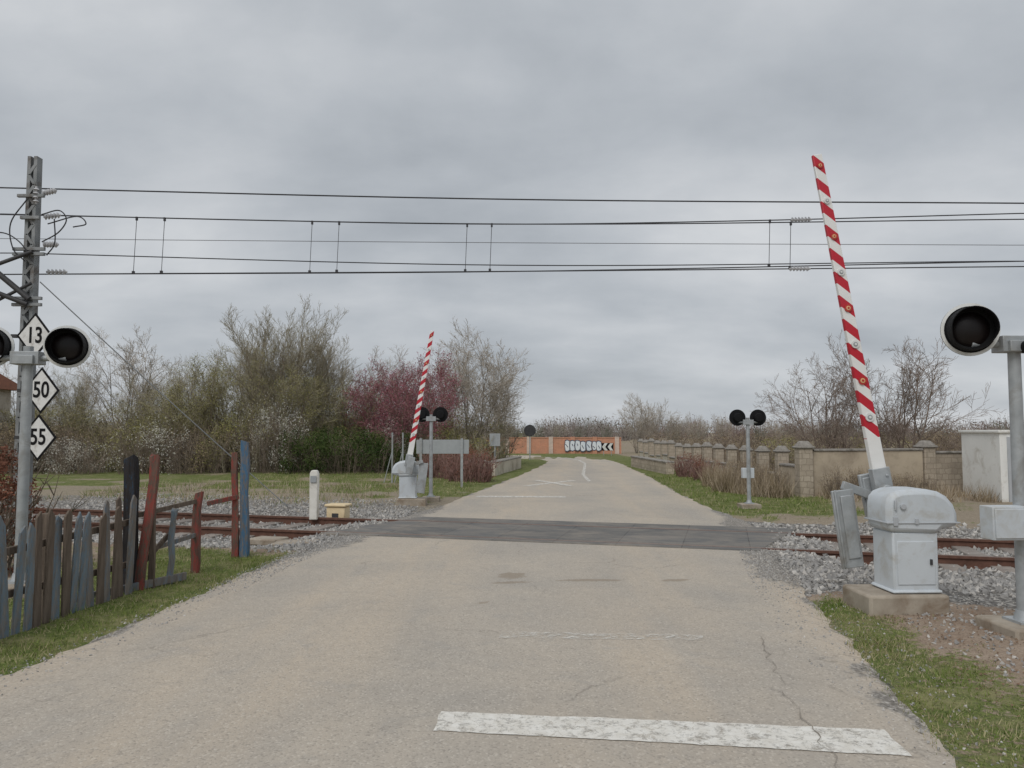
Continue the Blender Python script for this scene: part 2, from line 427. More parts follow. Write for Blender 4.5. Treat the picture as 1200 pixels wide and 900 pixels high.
stripmark('centre_line',[(2.45,24.5),(2.6,28.3),(3.0,32),(3.6,38),(3.65,42),(3.3,45),(2.2,47),(0,48.4),(-5,49.6)],.12,'thin white centre line following the bend')
m_crack=MAT('dark_crack',(.23,.20,.17),(.31,.275,.23),.95,bst=0)  # crack strips: brown tone darker than the asphalt around them
RC=random.Random(4)
def crackline(a,b,n,amp,w):
    a=V(a);b=V(b); d=(b-a); nn=V((-d.y,d.x)).normalized(); pts=[];ws=[]; off=0
    for i in range(n+1):
        off=off*.6+RC.gauss(0,amp); p=a.lerp(b,i/n)+nn*off+d.normalized()*RC.uniform(-.01,.01); pts.append((p.x,p.y)); ws.append(w*RC.uniform(.3,1.2)*(math.sin(math.pi*(i+.5)/(n+1))**.5))
    stripmark('road_crack',pts,ws,'thin jagged crack in the asphalt',m_crack,.0165,'road crack')
crackline((1.95,6.2),(1.68,4.9),26,.02,.0075); crackline((1.68,4.9),(1.52,3.7),22,.02,.008); crackline((1.74,5.2),(2.15,4.6),12,.02,.006)

# ------------------------------------------------------------------ railway track
tr=top('railway_track',(TO.x,TO.y,0),'rusty broad gauge railway track on grey ballast','railway track',rz=TA)
rp=[(-.035,.02),(.035,.02),(.035,-.015),(.01,-.03),(.01,-.11),(.07,-.13),(.07,-.14),(-.07,-.14),(-.07,-.13),(-.01,-.11),(-.01,-.03),(-.035,-.015)]
for yy in (-.868,.868):
    g=G(); n=len(rp)
    vs=[(x,yy+a,b) for x in (-60,60) for a,b in rp]
    g.add(vs,[tuple(range(n)),tuple(range(2*n-1,n-1,-1))]+[(i,(i+1)%n,n+(i+1)%n,n+i) for i in range(n)])
    g.m[2]=1
    part(tr,'rail',g,[m_rail,m_railtop])
g=G(); g.box((0,0,-.14),(.26,2.6,.10),taper=.9)
sl=part(tr,'sleeper',g,m_sleeper,.01); first=True
for i in range(-26,40):
    x=i*.6
    if -2.6<x<4.2: continue
    if first: sl.location=(x,0,0); first=False
    else:
        c=sl.copy(); col.objects.link(c); c.parent=tr; c.location=(x,0,0)
dk=top('crossing_deck',(TO.x,TO.y,0),'dark grey rubber level crossing deck between rails','crossing deck',rz=TA)
def deck(y0,y1,x0,x1):
    g=G(); z=.022; vs=[]
    for zz in (-.1,z):
        for x,y in ((x0+y0*.27,y0),(x1+y0*.27,y0),(x1+y1*.27,y1),(x0+y1*.27,y1)): vs.append((x,y,zz))
    g.add(vs,[(3,2,1,0),(4,5,6,7),(0,1,5,4),(1,2,6,5),(2,3,7,6),(3,0,4,7)])
    part(dk,'deck_panel',g,m_deck,.01)
deck(-.79,.79,-2.5,4.0); deck(.92,1.45,-2.5,4.0); deck(-1.10,-.92,-2.5,4.0)

# ------------------------------------------------------------------ signals
def make_signal(loc,rz,label,hz,arm=.37,box=None,pz=None,hrot=0,hood=.13,sc_=1.0):
    s=top('crossing_signal',loc,label,'railway signal',rz,'crossing signals'); s.scale=(sc_,)*3
    hz/=sc_; pz=(pz or hz*sc_)/sc_
    g=G(); g.cyl((0,0,.05),(0,0,pz),.053,.047,20); g.cyl((0,0,.05),(0,0,.2),.1,.06,20)
    g.box((0,0,.12),(.22,.22,.02)); part(s,'pole',g,m_galv,0,True)
    g=G(); g.box((0,0,-.08),(.5,.5,.38)); part(s,'foundation',g,m_conc,.02)
    g=G(); g.cyl((-arm,0,hz-.12),(arm,0,hz-.12),.03,.03,12); g.box((0,0,hz-.12),(.28,.15,.13)); g.box((0,-.09,hz-.14),(.2,.03,.09))
    part(s,'bracket',g,m_galv,.006)
    for sx in (-1,1):
        g=G(); g.cyl((0,0,0),(0,.012,0),.215,.215,48,mi=0); g.cyl((0,-.002,0),(0,0,0),.215,.215,48,mi=1)
        h=part(s,'signal_head',g,[m_black,m_white],0,True,loc=(sx*arm,0,hz),rot=(0,0,hrot))
        g=G(); g.cyl((0,-.007,0),(0,-.002,0),.190,.190,40); part(h,'backboard_centre',g,m_black,0,True)
        g=G(); n=36; vs=[]
        for r in (.180,.173):
            for i in range(n):
                t=2*math.pi*i/n; ln=hood if math.sin(t)>-.2 else hood-hood*.5*min(1,(-math.sin(t)-.2)/.6)
                k=r*.95
                vs.append((r*math.cos(t),-.007,r*math.sin(t)))
                vs.append((k*math.cos(t),-.007-ln,k*math.sin(t)))
        fs=[]
        for i in range(n):
            j=(i+1)%n
            fs.append((2*i,2*j,2*j+1,2*i+1)); fs.append((2*n+2*i,2*n+2*i+1,2*n+2*j+1,2*n+2*j))
            fs.append((2*i+1,2*j+1,2*n+2*j+1,2*n+2*i+1))
        g.add(vs,fs); part(h,'hood',g,m_black,0,True)
        g=G(); g.cyl((0,-.03,0),(0,-.009,0),.10,.14,28); part(h,'lens',g,m_lens,0,True)
        g=G(); g.cyl((0,.012,0),(0,.11,0),.13,.10,28); g.cyl((0,.05,-.18),(0,.05,-.05),.022,.022,10); part(h,'lamp_housing',g,m_black,0,True)
    if box:
        g=G(); g.box((box[0],-.08,box[1]),(.30,.16,.26)); g.box((box[0],-.165,box[1]),(.27,.012,.23)); g.box((box[0]+.1,-.175,box[1]),(.02,.015,.05))
        part(s,'junction_box',g,m_cab,.008)
    return s
sg=make_signal((4.07,6.2,-.02),rad(3),'signal pole with white rimmed black lamps on concrete base',2.44,arm=.36,box=(-.19,.90),pz=2.37,hrot=rad(-20),hood=.15)
g=G(); g.cyl((.03,-.22,2.29),(.03,-.08,2.29),.06,.05,20); g.cyl((.03,-.08,2.29),(.03,.02,2.29),.035,.035,12); part(sg,'side_lamp',g,m_black,0,True)
make_signal((-4.87,7.7,0),rad(3),'signal pole with twin hooded black lamps behind fence',2.45,arm=.38,hrot=rad(17),hood=.15)
make_signal((-1.87,17.8,.0),rad(180),'signal pole with black lamps seen from behind',1.98,arm=.26,sc_=.82)
make_signal((4.95,16.15,0),rad(180),'signal pole with black lamps and junction box',1.88,arm=.27,box=(.0,.9),sc_=.8)

# ------------------------------------------------------------------ barriers
def make_barrier(loc,rz):
    s=top('crossing_barrier',loc,'grey level crossing barrier with raised striped boom, on concrete','barrier',rz,'level crossing barriers')
    g=G(); g.box((-.10,.02,-.02),(.72,.54,.36)); part(s,'foundation',g,m_conc,.025)
    g=G(); g.box((0,0,.44),(.41,.36,.52)); g.box((0,0,.18),(.45,.40,.03)); part(s,'pedestal',g,m_cab,.02)
    g=G(); g.box((0,-.183,.43),(.34,.010,.38)); d=part(s,'door',g,m_cab,.004)
    g=G(); g.box((.13,-.195,.44),(.02,.018,.05)); part(d,'handle',g,m_darksteel,.004)
    prof=[(-.235,.70),(-.255,.80),(-.255,.93),(-.24,1.0),(-.20,1.045),(-.13,1.072),(0,1.082),(.12,1.08),(.22,1.06),(.30,1.015),(.355,.95),(.385,.87),(.39,.79),(.38,.745),(.25,.73),(.20,.68)]
    g=G(); g.prism(prof,-.205,.205); part(s,'drive_housing',g,m_cab,.05,True)
    g=G(); g.box((.065,0,.785),(.665,.426,.012)); g.box((-.19,-.214,.80),(.04,.014,.08)); g.box((.0,-.214,.80),(.03,.014,.05)); g.cyl((-.12,-.205,.93),(-.12,-.225,.93),.026,.026,14)
    g.cyl((-.19,-.220,.99),(-.19,-.220,.9),.010,.010,8)
    part(s,'housing_seam',g,m_hutg,.003)
    lean=rad(9.7)
    g=G(); L=3.22
    vs=[]
    for z,w,t in ((0,.070,.03),(L,.047,.02)):
        for x,y in ((-w,-t),(w,-t),(w,t),(-w,t)): vs.append((x,y,z))
    g.add(vs,[(3,2,1,0),(4,5,6,7),(0,1,5,4),(1,2,6,5),(2,3,7,6),(3,0,4,7)])
    bm=part(s,'boom',g,m_boom,.006,loc=(-.05,.30,1.12),rot=(0,-lean,0))
    for k in range(8):
        z=.62+k*.355; w=.042-.002*k
        for sy in (-1,1):
            yy=sy*(.031-.009*z/L)
            g=G(); g.cyl((0,yy,z),(0,yy+sy*.012,z),w,w,20,mi=0); g.cyl((0,yy+sy*.012,z),(0,yy+sy*.016,z),w*.6,w*.55,14,mi=1)
            g.cyl((0,yy+sy*.016,z),(0,yy+sy*.019,z),w*.3,w*.28,12,mi=0)
            part(bm,'reflector',g,[m_refr,m_refc] if k%2 else [m_refw,m_signback],0,True)
    g=G(); g.box((0,0,0),(.17,.09,.30),(0,-lean,0)); g.cyl((0,-.12,-.06),(0,.09,-.06),.055,.055,18); g.box((.0,.055,.05),(.1,.02,.2),(0,-lean,0))
    for zz in (-.05,.08): g.cyl((.03,-.06,zz),(.03,.06,zz),.015,.015,8)
    part(s,'boom_bracket',g,m_galv,.008,loc=(-.04,.30,1.10))
    g=G(); g.box((-.02,0,0),(.17,.05,.42),(0,-lean,0)); g.box((-.02,-.03,0),(.13,.02,.36),(0,-lean,0)); part(s,'counterweight',g,m_galv,.01,loc=(-.07,.42,.98))
    g=G(); g.box((0,0,0),(.21,.04,.74),(0,-rad(7),0)); g.box((.02,-.028,.02),(.12,.015,.60),(0,-rad(7),0)); g.box((-.08,-.028,0),(.02,.02,.74),(0,-rad(7),0))
    part(s,'counterweight',g,m_galv,.008,loc=(-.37,.33,.67),label='weathered grey hanging counterweight plate')
    g=G(); g.box((-.22,.0,0),(.36,.05,.08),(0,rad(20),0)); part(s,'linkage',g,m_galv,.006,loc=(.0,.37,1.02))
    return s
b1=make_barrier((3.58,7.08,0),rad(2))
b1['label']='grey barrier machine with raised red-white boom beside signal pole'
b2=copy_tree(b1,None,(-2.27,16.9,0),rad(182),(.88,)*3,label='grey barrier machine with raised boom beyond the tracks')

# ------------------------------------------------------------------ mast, signs and wires
mt=top('catenary_mast',(-7.6,12.0,-.05),'tall lattice steel railway mast with brackets','mast')
H=6.0
for sx in (-1,1):
    g=G(); vs=[]
    for z,w in ((0,.090),(H,.050)):
        for x,y in ((-.026,-.07),(.026,-.07),(.026,.07),(-.026,.07)): vs.append((sx*w+x,y,z))
    g.add(vs,[(3,2,1,0),(4,5,6,7),(0,1,5,4),(1,2,6,5),(2,3,7,6),(3,0,4,7)])
    part(mt,'mast_leg',g,m_mast)
for yy in (-.073,.073):
    g=G(); k=0; z=.1
    while z<H-.2:
        w=.085-.035*z/H; z2=z+.16
        s1=1 if k%2 else -1
        a=V((-s1*w,yy,z));b=V((s1*w,yy,z2)); d=b-a; ang=math.atan2(d.x,d.z)
        g.box((a+b)/2,(.045,.006,d.length),(0,ang,0))
        z=z2;k+=1
    part(mt,'lacing',g,m_mast)
def arm(p0,p1,r,mat=m_darksteel,nm='bracket_arm'):
    g=G(); g.cyl(p0,p1,r,r,10); part(mt,nm,g,mat,0,True)
for z,w in ((5.35,.42),(5.0,.3),(4.5,.5),(4.42,.5),(3.72,.46),(3.62,.46)):
    g=G(); g.box((.02,-.10,z),(w,.05,.05)); part(mt,'crossbar',g,m_mast,.005)
for p0,p1,r in (((.08,-.14,3.70),(-1.7,-.3,5.2),.045),((.05,-.14,3.62),(-1.3,-.4,4.15),.038),((.1,-.14,4.45),(-.9,-.3,4.0),.03),((.1,-.14,3.95),(-.6,-.2,3.55),.025)):
    arm(p0,p1,r)
def insul(parent,p0,p1,n=5,r=.05,nm='insulator'):
    g=G(); p0=V(p0);p1=V(p1); g.cyl(p0,p1,.018,.018,8)
    for i in range(n):
        c=p0.lerp(p1,(i+.7)/(n+.4)); d=(p1-p0).normalized()*.012
        g.cyl(c-d,c+d,r,r*.6,14)
    return part(parent,nm,g,m_porc,0,True)
insul(mt,(.14,0,5.42),(.36,0,5.47)); insul(mt,(.1,-.1,5.22),(.1,-.1,5.5),4); insul(mt,(.14,.05,5.05),(.38,.1,5.1)); insul(mt,(.12,.2,4.2),(.4,.3,4.22))
insul(mt,(.12,.1,4.62),(.36,.1,4.62))
def cat(p0,p1,sag,n=14):
    p0=V(p0);p1=V(p1); return [p0.lerp(p1,i/n)-V((0,0,sag*4*(i/n)*(1-i/n))) for i in range(n+1)]
def spline(pts,n=8):
    P=[V(p) for p in pts]; P=[P[0]*2-P[1]]+P+[P[-1]*2-P[-2]]; out=[]
    for i in range(1,len(P)-2):
        for k in range(n):
            t=k/n; a,b,c,d=P[i-1],P[i],P[i+1],P[i+2]
            out.append(.5*((2*b)+(c-a)*t+(2*a-5*b+4*c-d)*t*t+(3*b-a-3*c+d)*t**3))
    out.append(P[-2]); return out
for pts in ([(.2,-.1,5.05),(.5,-.15,5.1),(.62,-.15,4.95),(.5,-.15,4.75),(.25,-.15,4.6)],[(.3,-.1,4.9),(.75,-.1,5.02),(.9,-.1,4.9),(.7,-.1,4.85)],
            [(-.02,-.12,5.3),(-.25,-.15,4.9),(-.2,-.15,4.5),(-.02,-.12,4.3)],[(.4,-.1,4.98),(.42,-.1,4.6),(.3,-.1,4.4)],[(-.9,.0,4.7),(-.4,-.15,4.75),(-.1,-.15,4.6),(.1,-.12,4.3)]):
    g=G(); g.tube(spline(pts),.010,6); part(mt,'jumper_cable',g,m_wire)

def interp(P,x):
    if x<=P[0][0]: return P[0][1]
    if x>=P[-1][0]: return P[-1][1]
    pts=spline([(a,0,b) for a,b in P],10)
    for a,b in zip(pts[:-1],pts[1:]):
        if a.x<=x<=b.x: return a.z+(b.z-a.z)*(x-a.x)/(b.x-a.x+1e-9)
    return P[-1][1]
def wirepts(P,Y):
    core=spline([(x,Y,z) for x,z in P],10)
    return [V((-34,Y,P[0][1]+.05))]+core+[V((34,Y,P[-1][1]+.05))]
Wf=[(-8.4,5.56),(0,5.365),(8.4,5.30)]
Wa=[(-8.4,5.18),(-4,5.07),(0,5.01),(4,5.07),(8.4,5.19)]
Wb=[(-8.4,5.13),(0,4.97),(8.4,5.05)]
Wt=[(-8.4,4.83),(0,4.76),(8.4,4.72)]
Ca=[(-8.4,4.62),(0,4.41),(8.4,4.48)]
Cb=[(-8.4,4.17),(0,4.22),(8.4,4.39)]
Cc=[(-8.4,4.14),(0,4.19),(8.4,4.27)]
def wire_thing(P,Y,r,label,mat=m_wire):
    g=G(); g.tube(wirepts(P,Y),r,6); return solo('feeder_wire',g,mat,label,'overhead wire',group='overhead wires')
wire_thing(Wf,12.3,.0115,'dark feeder cable strung high along the railway')
wire_thing(Wt,12.75,.005,'thin earth wire strung along the railway',m_thin)
wire_thing(Ca,12.9,.009,'dark auxiliary cable strung along the railway')
def catenary(Wm,Cw,Y,xs_,label):
    e=top('overhead_line',(0,Y,0),label,'overhead wire',group='overhead wires')
    g=G(); g.tube([p-V((0,Y,0)) for p in wirepts(Wm,Y)],.0095,6); part(e,'messenger_wire',g,m_wire)
    g=G(); g.tube([p-V((0,Y,0)) for p in wirepts(Cw,Y)],.0095,6); part(e,'contact_wire',g,m_wire)
    for x in xs_:
        g=G(); zt=interp(Wm,x); zb=interp(Cw,x+.03)
        g.cyl((x,0,zt),(x-.03,0,zb),.005,.005,6); g.box((x,0,zt-.02),(.03,.03,.06)); g.box((x-.03,0,zb+.02),(.04,.03,.05)); part(e,'dropper',g,m_wire)
    return e
e1=catenary(Wa,Cb,12.5,(-6.2,-3.3,-.74,4.26),'overhead contact line with droppers above the track')
e2=catenary(Wb,Cc,12.35,(-5.67,-2.82,-.33,4.55),'second overhead contact line with droppers above the track')
insul(e1,(4.6,0,5.08),(4.95,0,5.09),6,.045); insul(e2,(4.5,0,4.235),(4.85,0,4.235),6,.045)
g=G(); g.tube(cat((-7.45,12.0,3.95),(-4.75,16.4,0),.03),.009,6); solo('guy_wire',g,m_signback,'thin steel guy wire from mast to ground','guy wire')

def km(loc,txt):
    s=top('kilometre_sign',loc,'white diamond sign reading %s with black border on mast'%txt,'railway sign',rad(6),'kilometre signs')
    a,b=.265,.36
    g=G(); g.prism([(0,-b),(a,0),(0,b),(-a,0)],-.006,.006); part(s,'border',g,m_black)
    k=.86; g=G(); g.prism([(0,-b*k),(a*k,0),(0,b*k),(-a*k,0)],-.010,-.0065); part(s,'plate',g,m_signwhite)
    me=text_mesh(txt,.30); me.materials.clear(); me.materials.append(m_black)
    o=bpy.data.objects.new('lettering',me); col.objects.link(o); o.parent=s; o.location=(0,-.013,0); o.rotation_euler=(rad(90),0,0); o.scale=(.80,1.15,1)
    g=G(); g.box((-.18,.06,0),(.36,.09,.05)); part(s,'clamp',g,m_darksteel)
km((-7.34,11.75,3.06),'13'); km((-7.21,11.75,2.22),'50'); km((-7.23,11.75,1.50),'55')

# ------------------------------------------------------------------ fence and posts
RF=random.Random(3)
fb=V((-4.06,5.55)); fe=V((-3.80,7.66)); fd=(fe-fb); fL=fd.length; fang=math.atan2(fd.y,fd.x)
fn=top('wooden_fence',(fb.x,fb.y,0),'rickety weathered picket fence with flaking blue paint','fence',rz=fang)
npk=20
for i in range(npk):
    x=i/(npk-1)*fL+RF.uniform(-.012,.012); h=RF.uniform(.82,.98); w=RF.uniform(.075,.10)
    g=G(); g.prism([(-w/2,-.08),(w/2,-.08),(w/2*RF.uniform(.9,1.05),h*.5),(w/2*RF.uniform(.7,1),h-RF.uniform(.03,.09)),(RF.uniform(-.02,.02),h),(-w/2*RF.uniform(.8,1),h-RF.uniform(.03,.09)),(-w/2*RF.uniform(.9,1.1),h*.45)],-.010,.010)
    part(fn,'picket',g,RF.choice([m_wood2,m_wood2,m_woodb,m_wood]),.003,loc=(x,-.03+RF.uniform(-.01,.01),0),rot=(RF.uniform(-.05,.05),RF.uniform(-.06,.06),RF.uniform(-.12,.12)))
for z,dz in ((.3,.02),(.66,-.03)):
    g=G(); g.box((fL/2,.02,z),(fL+.2,.035,.06),(0,dz,0)); part(fn,'fence_rail',g,m_woodb,.004)
for x in (0.05,fL*.52):
    g=G(); g.box((x,.07,.42),(.08,.08,.95)); part(fn,'fence_post',g,m_woodb,.006)
def post(x,y,h,w,mat,lab,lean=(0,0),t=None):
    g=G(); t=t or w; r=random.Random(int(x*1000+y*77))
    rings=[-.15,.1,h*.3,h*.55,h*.8,h-.04]; vs=[]
    for z in rings:
        k=1-.1*max(0,z)/h; ox=r.uniform(-.012,.012)
        for sx,sy in ((-1,-1),(1,-1),(1,1),(-1,1)): vs.append((ox+sx*w/2*k+r.uniform(-.009,.009),sy*t/2*k,z+(r.uniform(-.05,.06) if z==rings[-1] else 0)))
    fs=[(3,2,1,0)]
    for q in range(len(rings)-1):
        for j in range(4): fs.append((q*4+j,q*4+(j+1)%4,q*4+4+(j+1)%4,q*4+4+j))
    q=(len(rings)-1)*4; fs.append((q,q+1,q+2,q+3)); g.add(vs,fs)
    return solo('wooden_post',g,mat,lab,'post',loc=(x,y,0),bev=.006,group='old gate posts',rot=(lean[0],lean[1],rad(4)))
post(-3.84,7.8,1.40,.12,m_woodblk,'blackened thick wooden gate post')
post(-3.77,7.86,1.38,.095,m_woodred,'leaning flaking red wooden post',(0,.10),.05)
post(-3.70,8.0,1.12,.07,m_woodb,'leaning brown wooden post',(0,-.02),.05)
post(-3.60,8.2,.84,.06,m_wood2,'short wooden post with blue paint traces',(0,.02))
post(-3.62,8.86,.90,.09,m_woodred,'short weathered reddish wooden post',(0,.03))
post(-3.53,9.9,1.33,.085,m_woodred,'tall flaking red wooden post',(0,-.02),.05)
post(-3.43,9.95,1.47,.10,m_woodblue,'tall blue painted wooden post',(0,-.01))
def board(p0,p1,w,t,mat,lab):
    p0=V(p0);p1=V(p1);d=p1-p0; g=G(); g.box((0,0,0),(d.length,t,w))
    e=d.to_track_quat('X','Z').to_euler()
    solo('wooden_board',g,mat,lab,'board',loc=(p0+p1)/2,rot=e,bev=.004,group='old gate boards')
board((-3.83,7.9,.74),(-3.6,8.85,.80),.05,.025,m_woodb,'weathered gate board nailed across posts')
board((-3.83,7.95,.35),(-3.6,8.85,.42),.05,.025,m_wood,'grey gate board across posts')
board((-3.86,7.85,.12),(-3.62,8.3,.55),.05,.025,m_woodb,'slanting gate brace board')
board((-4.1,7.2,.03),(-3.5,8.35,.05),.08,.03,m_wood,'loose plank lying in the grass')
board((-3.78,9.6,.70),(-3.5,9.9,.76),.055,.03,m_woodred,'short red board on tall post')

# ------------------------------------------------------------------ small railway furniture
p=top('boundary_post',(-3.63,14.2,-.02),'white stone post with small plate','post')
g=G(); g.prism([(-.075,0),(.075,0),(.075,.84),(.045,.9),(-.045,.9),(-.075,.84)],-.07,.07); part(p,'shaft',g,m_stonepost,.015)
g=G(); g.box((.0,-.085,.74),(.11,.02,.12)); part(p,'plate',g,m_signback,.004)
b=top('track_box',(-3.22,14.35,-.03),'cream yellow trackside box with lid','box',rz=-.2)
g=G(); g.box((0,0,.12),(.36,.26,.22)); part(b,'body',g,m_yell,.02)
g=G(); g.box((0,0,.26),(.42,.32,.05)); part(b,'lid',g,m_yell,.02)
g=G(); g.box((0,-.14,.08),(.12,.02,.08)); part(b,'vent',g,m_darksteel,.003)
for (x,y,s,r) in ((-3.15,11.35,(.62,.42,.10),.1),(-3.7,11.75,(.5,.38,.09),-.3)):
    g=G(); g.box((0,0,0),s); solo('concrete_slab',g,m_conc,'loose concrete slab lying on ballast','slab',loc=(x,y,-.06),rz=r,bev=.015,group='concrete slabs')

s=top('road_sign',(-1.98,22,0),'back of rectangular grey road sign on two posts','sign')
g=G(); g.box((0,0,1.15),(1.5,.03,.40)); part(s,'panel',g,m_signback,.006)
for zz in (1.28,1.02):
    g=G(); g.box((0,.03,zz),(1.46,.03,.03)); part(s,'stiffener',g,m_galv)
for x in (-.62,.55):
    g=G(); g.box((x,-.045,.68),(.07,.04,1.42)); part(s,'post',g,m_galv,.004)
s=top('road_sign',(-.68,30.5,0),'small grey sign on thin post by bend','sign')
g=G(); g.box((0,0,1.25),(.42,.02,.5)); part(s,'panel',g,m_signback,.004)
g=G(); g.cyl((0,.04,0),(0,.04,1.5),.03,.03,10); part(s,'post',g,m_galv)
s=top('road_sign',(1.0,43,0),'dark round road sign on thin post by bend','sign')
g=G(); g.cyl((0,0,1.62),(0,.02,1.62),.33,.33,28); part(s,'panel',g,m_darksteel,0,True)
g=G(); g.cyl((0,.05,0),(0,.05,1.9),.03,.03,10); part(s,'post',g,m_galv,0,True)
for dx in (0,.32):
    g=G(); g.cyl((0,0,0),(.0,0,1.55),.025,.025,8); g.cyl((0,0,1.0),(-.25,0,0),.015,.015,6)
    solo('marker_post',g,m_galv,'thin grey metal post with stay','post',loc=(-3.65+dx,23.5,0),group='thin metal posts')

s=top('chevron_sign',(6.2,50,0),'black and white chevron curve sign','sign',rz=0); s.scale=(.82,.82,.82)
g=G(); g.box((0,0,.70),(.95,.03,.60)); part(s,'panel',g,m_black,.004)
for k in range(2):
    x=-.43+k*.44; g=G(); g.prism([(x,.70),(x+.20,.985),(x+.44,.985),(x+.24,.70),(x+.44,.415),(x+.20,.415)],-.022,-.017); part(s,'chevron',g,m_white)
for x in (-.3,.3):
    g=G(); g.box((x,.04,.35),(.05,.04,.7)); part(s,'post',g,m_galv)

# ------------------------------------------------------------------ walls
def masonry(name,c1,c2,mort,bw,rh,ms,bst=.5):
    m,nt,b=nt_new(name)
    tc=N(nt,'ShaderNodeTexCoord').outputs['Object']; sp=N(nt,'ShaderNodeSeparateXYZ'); nt.links.new(tc,sp.inputs[0])
    wob=noise_n(nt,tc,3,3)
    cb=N(nt,'ShaderNodeCombineXYZ'); nt.links.new(mth(nt,'ADD',mth(nt,'ADD',sp.outputs[0],sp.outputs[1]),mth(nt,'MULTIPLY',wob,.2)),cb.inputs[0]); nt.links.new(mth(nt,'ADD',sp.outputs[2],mth(nt,'MULTIPLY',wob,.12)),cb.inputs[1])
    br=N(nt,'ShaderNodeTexBrick'); nt.links.new(cb.outputs[0],br.inputs['Vector'])
    br.inputs['Scale'].default_value=1; br.inputs['Brick Width'].default_value=bw; br.inputs['Row Height'].default_value=rh; br.inputs['Mortar Size'].default_value=ms
    br.inputs['Color1'].default_value=(*c1,1); br.inputs['Color2'].default_value=(*c2,1); br.inputs['Mortar'].default_value=(*mort,1)
    c=mixc(nt,ramp(nt,noise_n(nt,tc,2.2,5,.7),[(.4,0),(.7,.6)]),br.outputs[0],tuple(x*.65 for x in mort))
    nt.links.new(c,b.inputs['Base Color']); b.inputs['Roughness'].default_value=.9
    bump(nt,b,noise_n(nt,tc,18,3),bst,.02)
    return m
m_stone=masonry('rough_stone_blocks',(.50,.43,.34),(.38,.32,.25),(.32,.27,.21),.19,.14,.012)
m_brick=masonry('salmon_brick',(.64,.28,.17),(.56,.24,.15),(.55,.33,.23),.25,.075,.01)
m_brickp=masonry('pale_brick',(.68,.54,.46),(.6,.47,.39),(.6,.5,.43),.25,.075,.01)
m_plaster=MAT('beige_stained_plaster',(.52,.44,.33),(.42,.35,.265),.9,0,1.5,30,.4,dirt=(.30,.245,.18),dscale=1.4)
m_plasterw=MAT('whitish_stained_plaster',(.60,.55,.47),(.47,.42,.345),.9,0,1.5,30,.4,dirt=(.30,.25,.19),dscale=1.8)
m_cap=MAT('grey_stone_cap',(.34,.32,.29),(.22,.20,.18),.9,0,9,40,.5,dirt=(.13,.12,.10))
def make_pillar(x,y,h=1.24,w=.35,lab='weathered stone pillar with rounded cap along wall',rz=.04):
    s=top('stone_pillar',(x,y,0),lab,'pillar',rz,'boundary wall pillars')
    g=G(); g.box((0,0,h/2-.05),(w,w,h),taper=.95); part(s,'shaft',g,m_stone,.025)
    g=G(); g.box((0,0,h-.04),(w*1.2,w*1.2,.06)); g.box((0,0,h+.05),(w*1.05,w*1.05,.13),taper=.5); part(s,'cap',g,m_cap,.025)
    return s
p0=make_pillar(7.15,18.9)
RW=random.Random(11)
yy=18.9
px=[(7.15,18.9)]
for i in range(1,16):
    yy+=1.5; px.append((7.15-.015*i,yy)); copy_tree(p0,None,(7.15-.015*i,yy,RW.uniform(-.05,.0)),RW.uniform(-.06,.1),(.85,.85,RW.uniform(.84,.92)))
for q in ((10.65,19.85),(12.9,20.4)): copy_tree(p0,None,(q[0],q[1],0),.25,scale=(1,1,1.0))
def wallseg(a,b,h,t,mat,label,name='boundary_wall',grp='boundary walls'):
    a=V(a);b=V(b);d=b-a;L=d.length; s=top(name,((a.x+b.x)/2,(a.y+b.y)/2,0),label,'wall',math.atan2(d.y,d.x),grp)
    g=G(); g.box((0,0,h/2-.1),(L,t,h+.2)); part(s,'masonry',g,mat,.01)
    g=G(); g.box((0,0,h+.03),(L-.004,t+.06,.055)); part(s,'coping',g,m_cap,.012)
for i in range(len(px)-1):
    a,b=px[i],px[i+1]
    wallseg((a[0],a[1]+(.18 if i==0 else .155)),(b[0],b[1]-.155),RW.uniform(.36,.50) if i>0 else .7,.2,m_plasterw if i%3 else m_plaster,'low pale wall section between stone pillars')
wallseg((7.34,18.96),(10.46,19.79),1.10,.22,m_plaster,'stained beige plastered wall between stone pillars')
wallseg((10.84,19.91),(12.71,20.34),1.02,.22,m_stone,'rough stone wall section beside white hut')
wallseg((5.55,35),(5.85,28.5),.42,.3,m_stone,'low stone parapet beside the road','parapet','parapets')
wallseg((-.75,27.5),(.25,33.5),.45,.3,m_plasterw,'low pale stone parapet on verge','parapet','parapets')
wallseg((-1.5,27.3),(-.9,27.35),.5,.3,m_conc,'short concrete culvert head wall','parapet','parapets')
s=top('brick_wall',(1.2,54.6,0),'long salmon brick wall with white graffiti','wall',rz=-.04)
g=G(); g.box((0,0,.50),(13,.22,1.2)); part(s,'masonry',g,m_brick)
g=G(); g.box((0,0,1.13),(13.02,.28,.06)); part(s,'coping',g,m_brick)
for i in range(9):
    g=G(); g.box((-6.2+i*1.55,-.02,.54),(.3,.34,1.3)); part(s,'brick_pier',g,m_brickp if i in (3,4,5,8) else m_brick)
m_gw=MAT('graffiti_white',(.80,.81,.82),(.66,.72,.80),.7,0,2,bst=0); m_gb=MAT('graffiti_outline',(.05,.05,.07),(.12,.14,.2),.7,bst=0)
g=G(); RG=random.Random(9); xx=2.55
